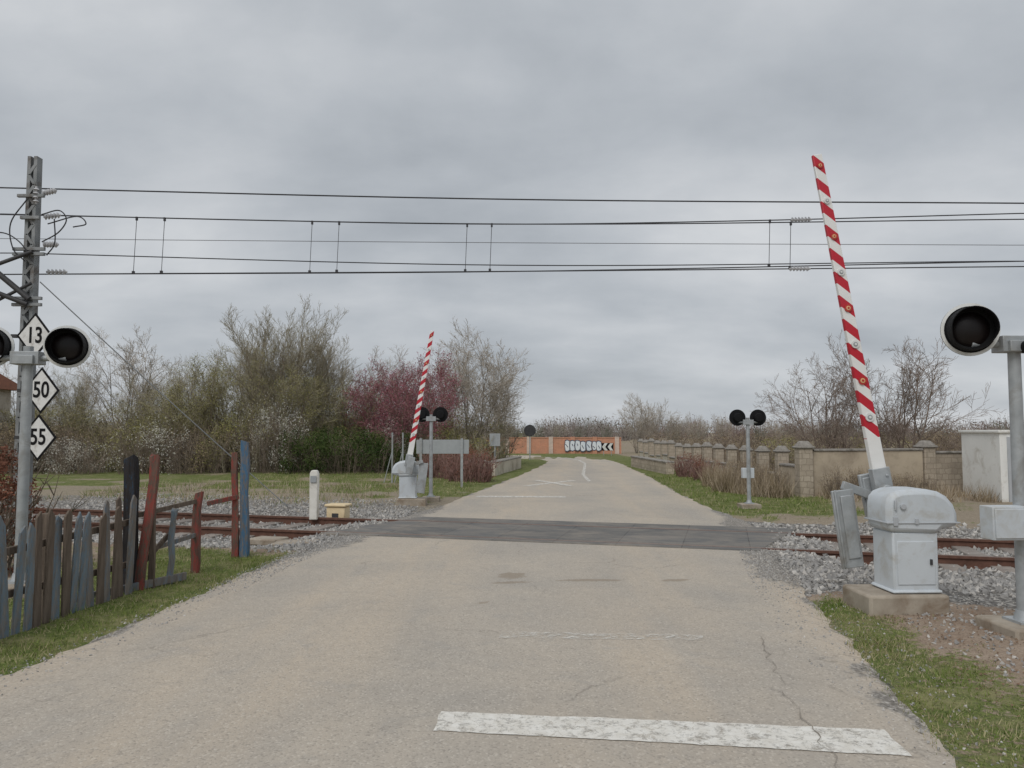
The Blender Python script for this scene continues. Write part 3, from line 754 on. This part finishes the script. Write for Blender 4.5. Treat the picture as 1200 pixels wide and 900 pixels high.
while xx<4.95:
    w_=RG.uniform(.26,.42); t_=RG.uniform(-.06,.06); z0=RG.uniform(.16,.26); z1=RG.uniform(.84,.98)
    o_=[(xx,z0),(xx+w_*.5,z0-.05),(xx+w_,z0+.04),(xx+w_+t_,(z0+z1)/2),(xx+w_,z1-.03),(xx+w_*.5,z1+.04),(xx,z1),(xx-.05,(z0+z1)/2)]
    g.prism(o_,-.200,-.196,1)
    cx_=xx+w_/2; cz_=(z0+z1)/2
    g.prism([(cx_+(a-cx_)*.80,cz_+(b-cz_)*.84) for a,b in o_],-.206,-.2015,0)
    g.box((cx_+RG.uniform(-.05,.05),-.209,cz_+RG.uniform(-.1,.1)),(.05,.003,RG.uniform(.15,.3)),(0,RG.uniform(-.8,.8),0),1)
    xx+=w_+RG.uniform(.0,.04)
part(s,'graffiti',g,[m_gw,m_gb])

h=top('utility_hut',(12.3,18.2,0),'small white railway utility hut with flat roof','hut',rz=rad(-4))
g=G(); g.box((0,0,.72),(2.4,1.7,1.7)); part(h,'wall',g,m_hut,.01)
g=G(); g.box((0,0,1.59),(2.5,1.80,.07)); part(h,'roof',g,m_hut,.015)
g=G(); g.box((.0,-.86,.72),(2.1,.04,1.5)); d=part(h,'door',g,m_hutg,.008)
g=G(); g.box((-.3,-.885,.72),(.03,.03,.12)); part(d,'handle',g,m_darksteel)
g=G(); g.box((.0,-.885,1.2),(1.4,.01,.18)); part(d,'vent',g,m_signback)

m_tile=MAT('red_roof_tiles',(.40,.18,.12),(.29,.14,.10),.85,0,5,20,.6)
h=top('house',(-26.7,31,0),'small house with red tiled gable roof','house',rz=.0)
g=G(); g.box((0,0,1.75),(9,6,3.7)); part(h,'wall',g,m_plasterw)
g=G(); g.add([(-4.8,-3.4,3.55),(4.8,-3.4,3.55),(4.8,0,4.6),(-4.8,0,4.6),(4.8,3.4,3.55),(-4.8,3.4,3.55),(-4.8,-3.4,3.4),(4.8,-3.4,3.4),(4.8,3.4,3.4),(-4.8,3.4,3.4)],
  [(0,1,2,3),(3,2,4,5),(6,7,1,0),(8,9,5,4),(1,7,8,4,2),(0,3,5,9,6),(6,9,8,7)]); part(h,'roof',g,m_tile)
g=G(); g.box((3,-3.02,1.7),(1.0,.08,1.1)); part(h,'window',g,m_darksteel)

# ------------------------------------------------------------------ vegetation
m_bark=leafm('grey_brown_bark',(.25,.22,.185),(.17,.15,.125),5)
m_twig=leafm('pale_olive_twig_bark',(.38,.34,.25),(.28,.25,.185),5)
m_twigp=leafm('pale_beige_twig_bark',(.45,.40,.34),(.34,.30,.25),5)
m_twigd=leafm('brown_twig_bark',(.25,.20,.16),(.17,.14,.11),5)
m_twigk=leafm('brown_grey_twig_bark',(.26,.205,.17),(.18,.145,.12),5)
m_twigr=leafm('reddish_twig_bark',(.32,.19,.17),(.22,.14,.12),5)
m_lgreen=leafm('young_olive_leaves',(.33,.31,.12),(.22,.21,.085))
m_lever=leafm('evergreen_leaves',(.045,.075,.025),(.085,.11,.035))
m_lwhite=leafm('white_blossom',(.70,.68,.62),(.52,.50,.43))
m_lpurp=leafm('mauve_red_leaves',(.34,.13,.16),(.24,.10,.12))
m_lbrown=leafm('dry_brown_leaves',(.34,.265,.175),(.22,.175,.11))
m_lrust=leafm('rusty_dead_foliage',(.24,.105,.07),(.14,.07,.05))
def rv3(r): return V((r.gauss(0,1),r.gauss(0,1),r.gauss(0,1)))
def seg(g,a,b,r0,r1,mi=0,n=3):
    d=(b-a); 
    if d.length<1e-5: return
    d.normalize(); u=d.orthogonal().normalized(); w=d.cross(u); o=len(g.v)
    for p,r in ((a,r0),(b,r1)):
        for i in range(n):
            t=2*math.pi*i/n; q=p+(u*math.cos(t)+w*math.sin(t))*r; g.v.append((q.x,q.y,q.z))
    for i in range(n):
        j=(i+1)%n; g.f.append((o+i,o+j,o+n+j,o+n+i)); g.m.append(mi)
def leaf(g,p,s,r,mi):
    a=rv3(r).normalized()*s; b=rv3(r).normalized()*s*.7; o=len(g.v)
    for q in (p,p+a,p+b): g.v.append((q.x,q.y,q.z))
    g.f.append((o,o+1,o+2)); g.m.append(mi)
def grow(seed,H,stems=1,kids=(9,8,7),ang=(40,45,45),up=.25,wob=.16,r0=.09,leaves=0,lsize=.05,twr=.006,first=.2,lenr=(.62,.55,.5),leafspread=.05,tilt=.42):
    r=random.Random(seed); T=G(); C=G()
    def br(p,d,L,rr,lev):
        ns=(7,5,3,2)[lev]; last=lev==3 or lev>=len(kids)
        k=0 if last else kids[lev]
        st=[]
        for i in range(ns):
            d=(d+rv3(r)*wob*(.55 if lev==0 else 1)+V((0,0,up*.35))).normalized()
            q=p+d*(L/ns); ra=rr*(1-.75*i/ns); rb=rr*(1-.75*(i+1)/ns)
            seg(T if lev<=1 else C,p,q,max(ra,twr),max(rb,twr*.6),0,6 if lev==0 else (4 if lev==1 else 3))
            st.append((p.copy(),q.copy(),d.copy())); p=q
            if leaves and lev>=2:
                for _ in range(leaves):
                    if r.random()<.8: leaf(C,p+rv3(r)*leafspread,lsize*r.uniform(.5,1.3),r,1)
        for c in range(k):
            t=first+(1-first)*(c+r.random())/k if lev==0 else .12+.88*(c+r.random())/k
            t=min(t,.999)
            i=min(ns-1,int(t*ns)); a,b,dd=st[i]; pp=a.lerp(b,t*ns-i)
            ax=rv3(r); ax=(ax-dd*ax.dot(dd)).normalized(); an=rad(ang[lev]*r.uniform(.6,1.25))
            nd=(dd*math.cos(an)+ax*math.sin(an)).normalized()
            br(pp,nd,L*lenr[lev]*r.uniform(.7,1.15)*(1-.45*t),rr*.5*(1-.5*t),lev+1)
    for s in range(stems):
        a=6.28*(s+r.random()*.6)/stems; tl=r.uniform(.05,tilt) if stems>1 else .04
        br(V((math.cos(a)*.08*min(1,stems-1),math.sin(a)*.08*min(1,stems-1),-.1)),V((math.cos(a)*tl,math.sin(a)*tl,1)).normalized(),H*r.uniform(.75,.95) if stems>1 else H*.85,r0*(1 if stems==1 else .6),0)
    return T,C
def tree(name,TC,mats,loc,label,rz=0,scale=1,grp='thicket trees'):
    T,C=TC
    e=top(name,loc,label,'tree',rz,grp); e.scale=(scale,)*3 if not isinstance(scale,tuple) else scale
    part(e,'trunk',T,mats[0]); part(e,'crown',C,[mats[1],mats[2]])
    return e
tB=tree('bare_tree',grow(1,7.0,9,(11,9,8),(28,32,38),.32,.12,.055,leaves=1,lsize=.024,twr=.0062,first=.12),(m_twigd,m_twig,m_lgreen),(-10.0,33,0),'tall leafless multi-stem tree in thicket',0,(.98,.98,.86),grp='bare trees')
tL=tree('bare_tree',grow(2,6.0,5,(10,9,8),(38,42,45),.18,.16,.07,leaves=1,lsize=.03,twr=.007,first=.18),(m_bark,m_twigp,m_lwhite),(-1.65,34,0),'pale leafless tree with rounded airy crown',0,.94,grp='bare trees')
tP=tree('plum_tree',grow(4,4.4,6,(9,8,6),(38,42,45),.18,.15,.05,leaves=4,lsize=.06,twr=.006,first=.10,leafspread=.12),(m_twigd,m_twigr,m_lpurp),(-4.0,31.0,0),'mauve red leaved plum tree at thicket edge',0,.95)
tO=tree('willow_tree',grow(5,6.0,6,(8,8,6),(30,34,40),.25,.15,.06,leaves=3,lsize=.055,twr=.006,first=.08,leafspread=.10),(m_twigd,m_twig,m_lgreen),(-11.6,31.5,0),'budding olive green willow tree in thicket',0,(1.0,1.0,.70))
tR=tree('bare_tree',grow(9,3.6,6,(10,9,8),(44,46,46),.14,.14,.055,leaves=0,twr=.0042,first=.18,lenr=(.62,.55,.5),tilt=.65),(m_twigk,m_twigk,m_lgreen),(8.9,21.5,0),'small brown leafless tree by the wall',0,.92,grp='bare trees')
def cp(t,x,y,s,rz,lab=None): return copy_tree(t,None,(x,y,0),rz,(s,s,s) if not isinstance(s,tuple) else s,lab)
cp(tR,11.2,22.3,1.08,2.2)
cp(tL,-18.6,37,(1.0,1.0,.96),1.0); cp(tB,-21.5,38,.56,2.4); cp(tB,-14.6,36,.58,3.0); cp(tL,-7.6,36,.80,4.1); cp(tB,-16.2,35,.52,.4); cp(tB,-11.8,35.5,.76,5.2); cp(tB,-8.6,34,.72,2.2)
cp(tL,-5.6,35,.78,3.4,'leafless tree with reddish airy crown'); cp(tL,-.9,37,.82,5.0); cp(tL,-24,38,.75,1.2); cp(tL,-3.3,36,.80,2.8); cp(tL,-13.2,37,.8,.9); cp(tB,-24.5,35,.5,.3)
cp(tO,-9.2,31.3,(.9,.9,.60),2.0); cp(tO,-15.4,33,(1,1,.46),4.0); cp(tO,-7.0,33.5,(.9,.9,.54),1.0); cp(tO,-18.5,33,(1,1,.42),5.0); cp(tO,-21.5,33,(1,1,.40),3.0); cp(tO,-13.2,31.8,(.9,.9,.52),.6)
cp(tP,-5.3,32.6,.88,2.0)
for (x,y,s,r) in ((8.9,55,.85,0),(10.6,58,.8,1),(12.2,57,.6,2),(14.5,60,.55,3),(17,62,.6,4),(4.2,70,.5,1.5),(20,58,.5,5),(24,64,.6,.5),(28,66,.6,1.7)):
    cp(tL,x,y,s*.75,r,'distant leafless tree beyond the wall')

def shrub(seed,h,w,stems,leafn,lsize,mats,name,label,loc):
    r=random.Random(seed); g=G()
    for i in range(stems):
        a=r.uniform(0,6.28); q=math.sqrt(r.random())*w*.42
        p=V((math.cos(a)*q,math.sin(a)*q,-.05)); d=V((math.cos(a)*.35*r.random(),math.sin(a)*.35*r.random(),1)).normalized()
        L=h*r.uniform(.55,1.05)*(1-.35*(q/(w*.5))**2); n=5
        for k in range(n):
            d=(d+rv3(r)*.13).normalized(); b=p+d*L/n; seg(g,p,b,.010*(1-k/n)+.004,.010*(1-(k+1)/n)+.003)
            for _ in range(3):
                dd=(d+rv3(r)*.6).normalized(); e=p+dd*r.uniform(.15,.5)*h*.3; seg(g,p,e,.006,.003)
            p=b
    cl=[(r.uniform(-1,1)*w*.42,r.uniform(-1,1)*w*.42,h*r.uniform(.12,.82),r.uniform(.18,.42)*w*.5) for _ in range(26)]
    for i in range(leafn):
        c=r.choice(cl); v=rv3(r).normalized()*c[3]*r.random()**.35
        p=V((c[0],c[1],c[2]))+v
        if p.z<.02: p.z=r.uniform(.02,.2)
        lim=h*(1.05-.5*((p.x**2+p.y**2)/(w*.55)**2))
        if p.z>lim: p.z=abs(lim)*r.random()
        leaf(g,p,lsize*r.uniform(.5,1.3),r,1)
    return solo(name,g,mats,label,'shrub',loc=loc,group='thicket shrubs')
sB=shrub(21,2.4,3.0,110,2600,.06,[m_twigd,m_lbrown],'shrub','leafless brown shrub in dense thicket',(-20,30,0))
sG=shrub(22,2.0,3.0,40,6500,.075,[m_twigd,m_lever],'evergreen_shrub','dense dark evergreen shrub at thicket edge',(-6.4,29.3,0))
sW=shrub(23,2.3,2.8,90,3000,.05,[m_twigd,m_lwhite],'blossoming_shrub','shrub with scattered white blossom in thicket',(-13.6,29.2,0))
sO=shrub(24,2.5,3.0,100,3800,.06,[m_twig,m_lgreen],'budding_shrub','budding olive green shrub in thicket',(-10.5,30,0))
sR=shrub(25,1.25,1.6,130,1800,.05,[m_twigr,m_lrust],'red_brown_shrub','low reddish brown twiggy shrub by road',(-1.35,24.6,0))
def cs(s,x,y,sc_,rz): return copy_tree(s,None,(x,y,0),rz,(sc_[0],sc_[0],sc_[1]))
RS=random.Random(8)
x=-26.0
while x<-2.2:
    k=RS.choice([sB,sO,sO,sB,sW]) ; cs(k,x,31.2+RS.uniform(-.5,.5),(RS.uniform(.85,1.15),RS.uniform(.75,1.05)),RS.uniform(0,6)); x+=RS.uniform(1.1,1.6)
x=-27.0
while x<-1:
    k=RS.choice([sB,sO,sO]) ; cs(k,x,34+RS.uniform(-.8,.8),(RS.uniform(1.0,1.25),RS.uniform(.85,1.2)),RS.uniform(0,6)); x+=RS.uniform(1.4,2.0)
x=-27.0
while x<0:
    k=RS.choice([sB,sB,sO]) ; cs(k,x,38.5+RS.uniform(-.8,.8),(RS.uniform(1.1,1.4),RS.uniform(1.05,1.35)),RS.uniform(0,6)); x+=RS.uniform(2.0,2.6)
for xx,yy,a,b in ((-17.8,29.4,.9,.75),(-8.9,29.6,.8,1.25),(-16.2,29.0,.8,.6),(-10.0,30.6,.8,1.35)): cs(sW,xx,yy,(a,b),RS.uniform(0,6))
for xx,yy,a,b in ((-4.9,29.6,.95,.88),(-7.9,29.7,.85,.95),(-3.3,30.2,.7,.7)): cs(sG,xx,yy,(a,b),RS.uniform(0,6))
for xx,yy,a,b in ((-19.3,29.6,.9,.8),(-11.9,29.5,.9,.9),(-22,30,1,.9)): cs(sB,xx,yy,(a,b),RS.uniform(0,6))
cs(sR,-1.75,26.0,(.8,.95),1); cs(sR,6.3,27,(.75,.75),2); cs(sR,6.4,25.2,(.7,.6),4)
cs(sB,7.0,23,(.45,.45),1); cs(sR,-2.4,27.0,(1,1.05),3)
x=9.5
while x<30:
    cs(RS.choice([sB,sB,sO]),x,30+RS.uniform(-2,2)+.15*x,(RS.uniform(.8,1.1),RS.uniform(.55,.72)),RS.uniform(0,6)); x+=RS.uniform(1.3,1.9)
x=9.0
while x<46:
    cs(RS.choice([sB,sB,sB,sO]),x,46+RS.uniform(-2.5,2.5),(RS.uniform(1.1,1.5),RS.uniform(.7,.95)),RS.uniform(0,6)); x+=RS.uniform(2.0,2.7)
for xx,yy,a,b in ((7.9,18.2,.36,.38),(8.7,18.5,.4,.34),(6.5,19.6,.34,.36),(9.9,18.9,.34,.28),(6.45,21.2,.42,.40)): cs(sB,xx,yy,(a,b),RS.uniform(0,6))
sD=shrub(30,1.6,1.1,70,6500,.042,[m_twigd,m_lrust],'dead_conifer_shrub','rusty brown dead conifer shrub behind fence',(-5.95,8.6,0))

def far_wood():
    r=random.Random(50); g=G()
    for i in range(620):
        a=rad(r.uniform(-56,56)); d=r.uniform(110,200); x=math.sin(a)*d; y=math.cos(a)*d
        h=r.uniform(2.4,4.2)*(d/120)*(1+.35*nz(x*.03,y*.03,1,4)); w=h*r.uniform(.4,.7); mi=r.choice((0,0,0,1,2))
        for k in range(40):
            b=V((x+r.gauss(0,w*.18),y+r.gauss(0,w*.2),-.1)); t=b+V((r.gauss(0,w*.45),r.gauss(0,w*.3),h*r.uniform(.45,.9)))
            s=r.uniform(.03,.10); o=len(g.v); g.v+=[(b.x-s,b.y,b.z),(b.x+s,b.y,b.z),(t.x,t.y,t.z)]; g.f.append((o,o+1,o+2)); g.m.append(mi)
        for k in range(70):
            leaf(g,V((x+r.gauss(0,w*.5),y+r.gauss(0,w*.4),h*(.03+.75*r.random()**1.2))),r.uniform(.2,.5),r,mi)
    return g
m_f1=leafm('far_brown_wood',(.22,.19,.175),(.26,.225,.205),.1); m_f2=leafm('far_olive_wood',(.19,.185,.15),(.22,.21,.175),.1); m_f3=leafm('far_reddish_wood',(.26,.195,.18),(.21,.17,.155),.1)
solo('distant_wood',far_wood(),[m_f1,m_f2,m_f3],'distant leafless brown woodland along the horizon','woodland',kind='stuff')

# ------------------------------------------------------------------ grass, stones
def blades(name,n,region,h,w,mats,label,thr=.5,seed=1,bend=.5,fn=None,mix=.66):
    r=random.Random(seed); g=G(); c=0; tries=0
    while c<n and tries<n*8:
        tries+=1
        x=r.uniform(region[0],region[1]); y=r.uniform(region[2],region[3])
        if fn:
            if not fn(x,y,r): continue
        else:
            gr,gv_,_=cover(x,y)
            if road_d(x,y)<-.10+.16*r.random() or gr+r.uniform(-.25,.25)+.35*nz(x,y,5,2)<thr or gv_>.5: continue
        hh=h*r.uniform(.35,1.2)*(.8+.6*nz(x,y,2,6)); a=r.uniform(0,6.28); zz=gz(x,y)-.005
        dx=math.cos(a)*w; dy=math.sin(a)*w; lx=r.gauss(0,bend)*hh; ly=r.gauss(0,bend)*hh; o=len(g.v)
        g.v+=[(x-dx,y-dy,zz),(x+dx,y+dy,zz),(x+lx,y+ly,zz+hh)]; g.f.append((o,o+1,o+2)); g.m.append(0 if r.random()<mix+.5*nz(x,y,1.5,12) else 1); c+=1
    return solo(name,g,mats,label,'grass',kind='stuff')
m_g1=leafm('fresh_grass_blades',(.12,.175,.04),(.20,.235,.07)); m_g2=leafm('dry_grass_blades',(.40,.36,.21),(.30,.26,.15))
blades('grass',20000,(-5.4,-2.7,4.0,11.5),.06,.0035,[m_g1,m_g2],'short green grass along the fence',seed=1)
blades('grass',12000,(2.0,6.5,3.2,8.5),.042,.0035,[m_g1,m_g2],'short patchy grass on the road verge',seed=2,thr=.55,mix=.5)
blades('grass',7000,(-9,-1,17,30),.10,.008,[m_g1,m_g2],'green grass beyond the tracks',seed=3,mix=.5)
blades('grass',6000,(4,9,14,28),.10,.008,[m_g1,m_g2],'green grass on far verge',seed=4)
m_reed=leafm('pale_dry_reeds',(.50,.42,.32),(.36,.29,.215))
blades('dry_reeds',4600,(4.6,7.0,17.5,26),.70,.008,[m_reed,m_lbrown],'tall pale dry reeds beside stone wall',seed=5,bend=.3,mix=.5,
   fn=lambda x,y,r: (math.hypot((x-6.2)/.75,(y-21)/2.6)+.4*nz(x,y,1.2,7)<1) and road_d(x,y)>.7)
blades('dry_reeds',2500,(7.3,11,17.3,19.4),.38,.008,[m_reed,m_lbrown],'pale dry weeds below plastered wall',seed=6,bend=.3,mix=.5,fn=lambda x,y,r: nz(x,y,1.1,7)>.0)
blades('dry_weeds',3600,(-11,-3,15.6,23),.20,.007,[m_reed,m_g1],'dry weeds and tufts beyond the tracks',seed=7,bend=.4,mix=.6,fn=lambda x,y,r: nz(x,y,1.3,17)>.08 and road_d(x,y)>.4 and track_n(x,y)>2.6)
def stones(name,n,region,s0,s1,fn,seed,label,mat):
    r=random.Random(seed); g=G(); c=0;tr_=0
    while c<n and tr_<n*14:
        tr_+=1
        x=r.uniform(region[0],region[1]); y=r.uniform(region[2],region[3])
        if not fn(x,y,r): continue
        s=r.uniform(s0,s1); z=gz(x,y)+s*.15 if road_d(x,y)>0 else .006+s*.1
        M=Euler((r.uniform(0,6),r.uniform(0,6),r.uniform(0,6))).to_matrix()@Matrix.Diagonal((s*r.uniform(.7,1.3),s*r.uniform(.6,1),s*r.uniform(.4,.8)))
        base=[(1,0,0),(0,1,0),(-1,0,0),(0,-1,0),(.2,.1,1),(-.1,.2,-1)]
        vs=[V((x,y,z))+M@(V(b)+rv3(r)*.15) for b in base]
        g.add(vs,[(0,1,4),(1,2,4),(2,3,4),(3,0,4),(1,0,5),(2,1,5),(3,2,5),(0,3,5)],0 if r.random()<.65 else 1); c+=1
    return solo(name,g,mat,label,'gravel',kind='stuff')
m_s1=leafm('grey_ballast_stone',(.38,.37,.355),(.27,.26,.25),9); m_s2=leafm('pale_ballast_stone',(.52,.495,.46),(.40,.38,.35),9)
def fb_(x,y,r):
    if road_d(x,y)<.02: return False
    n=track_n(x,y)
    if n<0 and x>0: return cover(x,y)[1]>.45+r.uniform(-.1,.2)
    return abs(n)<2.5+.4*r.random()
stones('ballast',9000,(2.5,11,7.5,13.5),.022,.05,fb_,31,'grey crushed stone ballast beside rails',[m_s1,m_s2])
stones('ballast',8000,(-10,-2,9,18),.022,.05,fb_,32,'grey crushed stone ballast beside rails',[m_s1,m_s2])
stones('gravel',2500,(-10,-2,14.5,20),.015,.035,lambda x,y,r: road_d(x,y)>.3 and 2.3<track_n(x,y)<4.6+nz(x,y,1,3) and r.random()<.7,36,'scattered grey stones beyond the ballast',[m_s1,m_s2])
stones('gravel',3600,(2.0,4.6,3.3,11.0),.005,.015,lambda x,y,r: -.5<road_d(x,y)<.4 and r.random()<.12+.88*sm(7,9.5,y),33,'loose fine gravel along the road edge',[m_s1,m_s2])
stones('gravel',2500,(-4.2,-2,4.5,12),.005,.015,lambda x,y,r: -.35<road_d(x,y)<.12 and r.random()<.1+.9*sm(7,10,y),34,'loose fine gravel along the road edge',[m_s1,m_s2])
stones('gravel',3000,(3.0,7.5,4.5,9.0),.008,.026,lambda x,y,r: road_d(x,y)>.6 and cover(x,y)[0]<.5,35,'scattered pebbles on bare earth',[m_s1,m_s2])
m_lit=leafm('leaf_litter',(.25,.165,.11),(.15,.10,.065))
def litter():
    r=random.Random(77); g=G()
    for i in range(9000):
        x=r.uniform(2.8,8); y=r.uniform(3.8,9)
        if road_d(x,y)<.5 or cover(x,y)[0]>.7 or track_n(x,y)>-4.2: continue
        p=V((x,y,gz(x,y)+.006)); a=r.uniform(0,6.28); s=r.uniform(.008,.025); o=len(g.v)
        g.v+=[(p.x,p.y,p.z),(p.x+math.cos(a)*s,p.y+math.sin(a)*s,p.z+r.uniform(0,.012)),(p.x+math.cos(a+1)*s,p.y+math.sin(a+1)*s,p.z+r.uniform(0,.01))]; g.f.append((o,o+1,o+2)); g.m.append(0)
    return g
solo('leaf_litter',litter(),m_lit,'brown leaf litter and twigs on bare soil','leaf litter',kind='stuff')

# ------------------------------------------------------------------ sky and light
w=bpy.data.worlds.new('World'); sc.world=w; w.use_nodes=True; nt=w.node_tree; nt.nodes.clear()
out=N(nt,'ShaderNodeOutputWorld')
sky=N(nt,'ShaderNodeTexSky',sky_type='NISHITA'); sky.sun_disc=False; sky.sun_elevation=rad(48); sky.sun_rotation=rad(205)
bg1=N(nt,'ShaderNodeBackground'); bg1.inputs[1].default_value=.07; nt.links.new(sky.outputs[0],bg1.inputs[0])
tc=N(nt,'ShaderNodeTexCoord').outputs['Generated']; sp=N(nt,'ShaderNodeSeparateXYZ'); nt.links.new(tc,sp.inputs[0])
zz=mth(nt,'ADD',mth(nt,'MAXIMUM',sp.outputs[2],0.0),.27)
cb=N(nt,'ShaderNodeCombineXYZ'); nt.links.new(mth(nt,'DIVIDE',sp.outputs[0],zz),cb.inputs[0]); nt.links.new(mth(nt,'DIVIDE',sp.outputs[1],zz),cb.inputs[1])
mp=N(nt,'ShaderNodeMapping'); mp.inputs['Location'].default_value=(3.6,2.2,0); mp.inputs['Scale'].default_value=(.8,1.15,1); mp.inputs['Rotation'].default_value=(0,0,-.25); nt.links.new(cb.outputs[0],mp.inputs['Vector'])
n1=noise_n(nt,mp.outputs[0],1.6,7,.52,.12); n2=noise_n(nt,mp.outputs[0],.6,3,.5,.1); n4=noise_n(nt,tc,7,6,.55,.1)
f=mth(nt,'ADD',mth(nt,'ADD',mth(nt,'MULTIPLY',n1,.5),mth(nt,'MULTIPLY',n2,.45)),mth(nt,'MULTIPLY',n4,.13))
c=ramp(nt,f,[(.38,(.36,.39,.425)),(.50,(.475,.505,.54)),(.58,(.565,.59,.62)),(.72,(.75,.765,.78))])
bg2=N(nt,'ShaderNodeBackground'); bg2.inputs[1].default_value=1.0; nt.links.new(c,bg2.inputs[0])
mx=N(nt,'ShaderNodeMixShader'); mx.inputs[0].default_value=.95
nt.links.new(bg1.outputs[0],mx.inputs[1]); nt.links.new(bg2.outputs[0],mx.inputs[2]); nt.links.new(mx.outputs[0],out.inputs[0])
sl_=bpy.data.lights.new('sun','SUN'); sl_.energy=1.5; sl_.angle=rad(35); sl_.color=(1,.97,.93)
so=bpy.data.objects.new('sun',sl_); col.objects.link(so)
so.rotation_euler=(rad(42),0,rad(-25))
sc.view_settings.view_transform='Standard'; sc.view_settings.look='None'; sc.view_settings.exposure=0

cam=bpy.data.cameras.new('camera'); cam.lens=27; cam.sensor_width=36; cam.clip_end=1500; cam.clip_start=.05
co_=bpy.data.objects.new('camera',cam); col.objects.link(co_); co_.location=(0,0,1.6); co_.rotation_euler=(rad(93.5),0,0)
sc.camera=co_
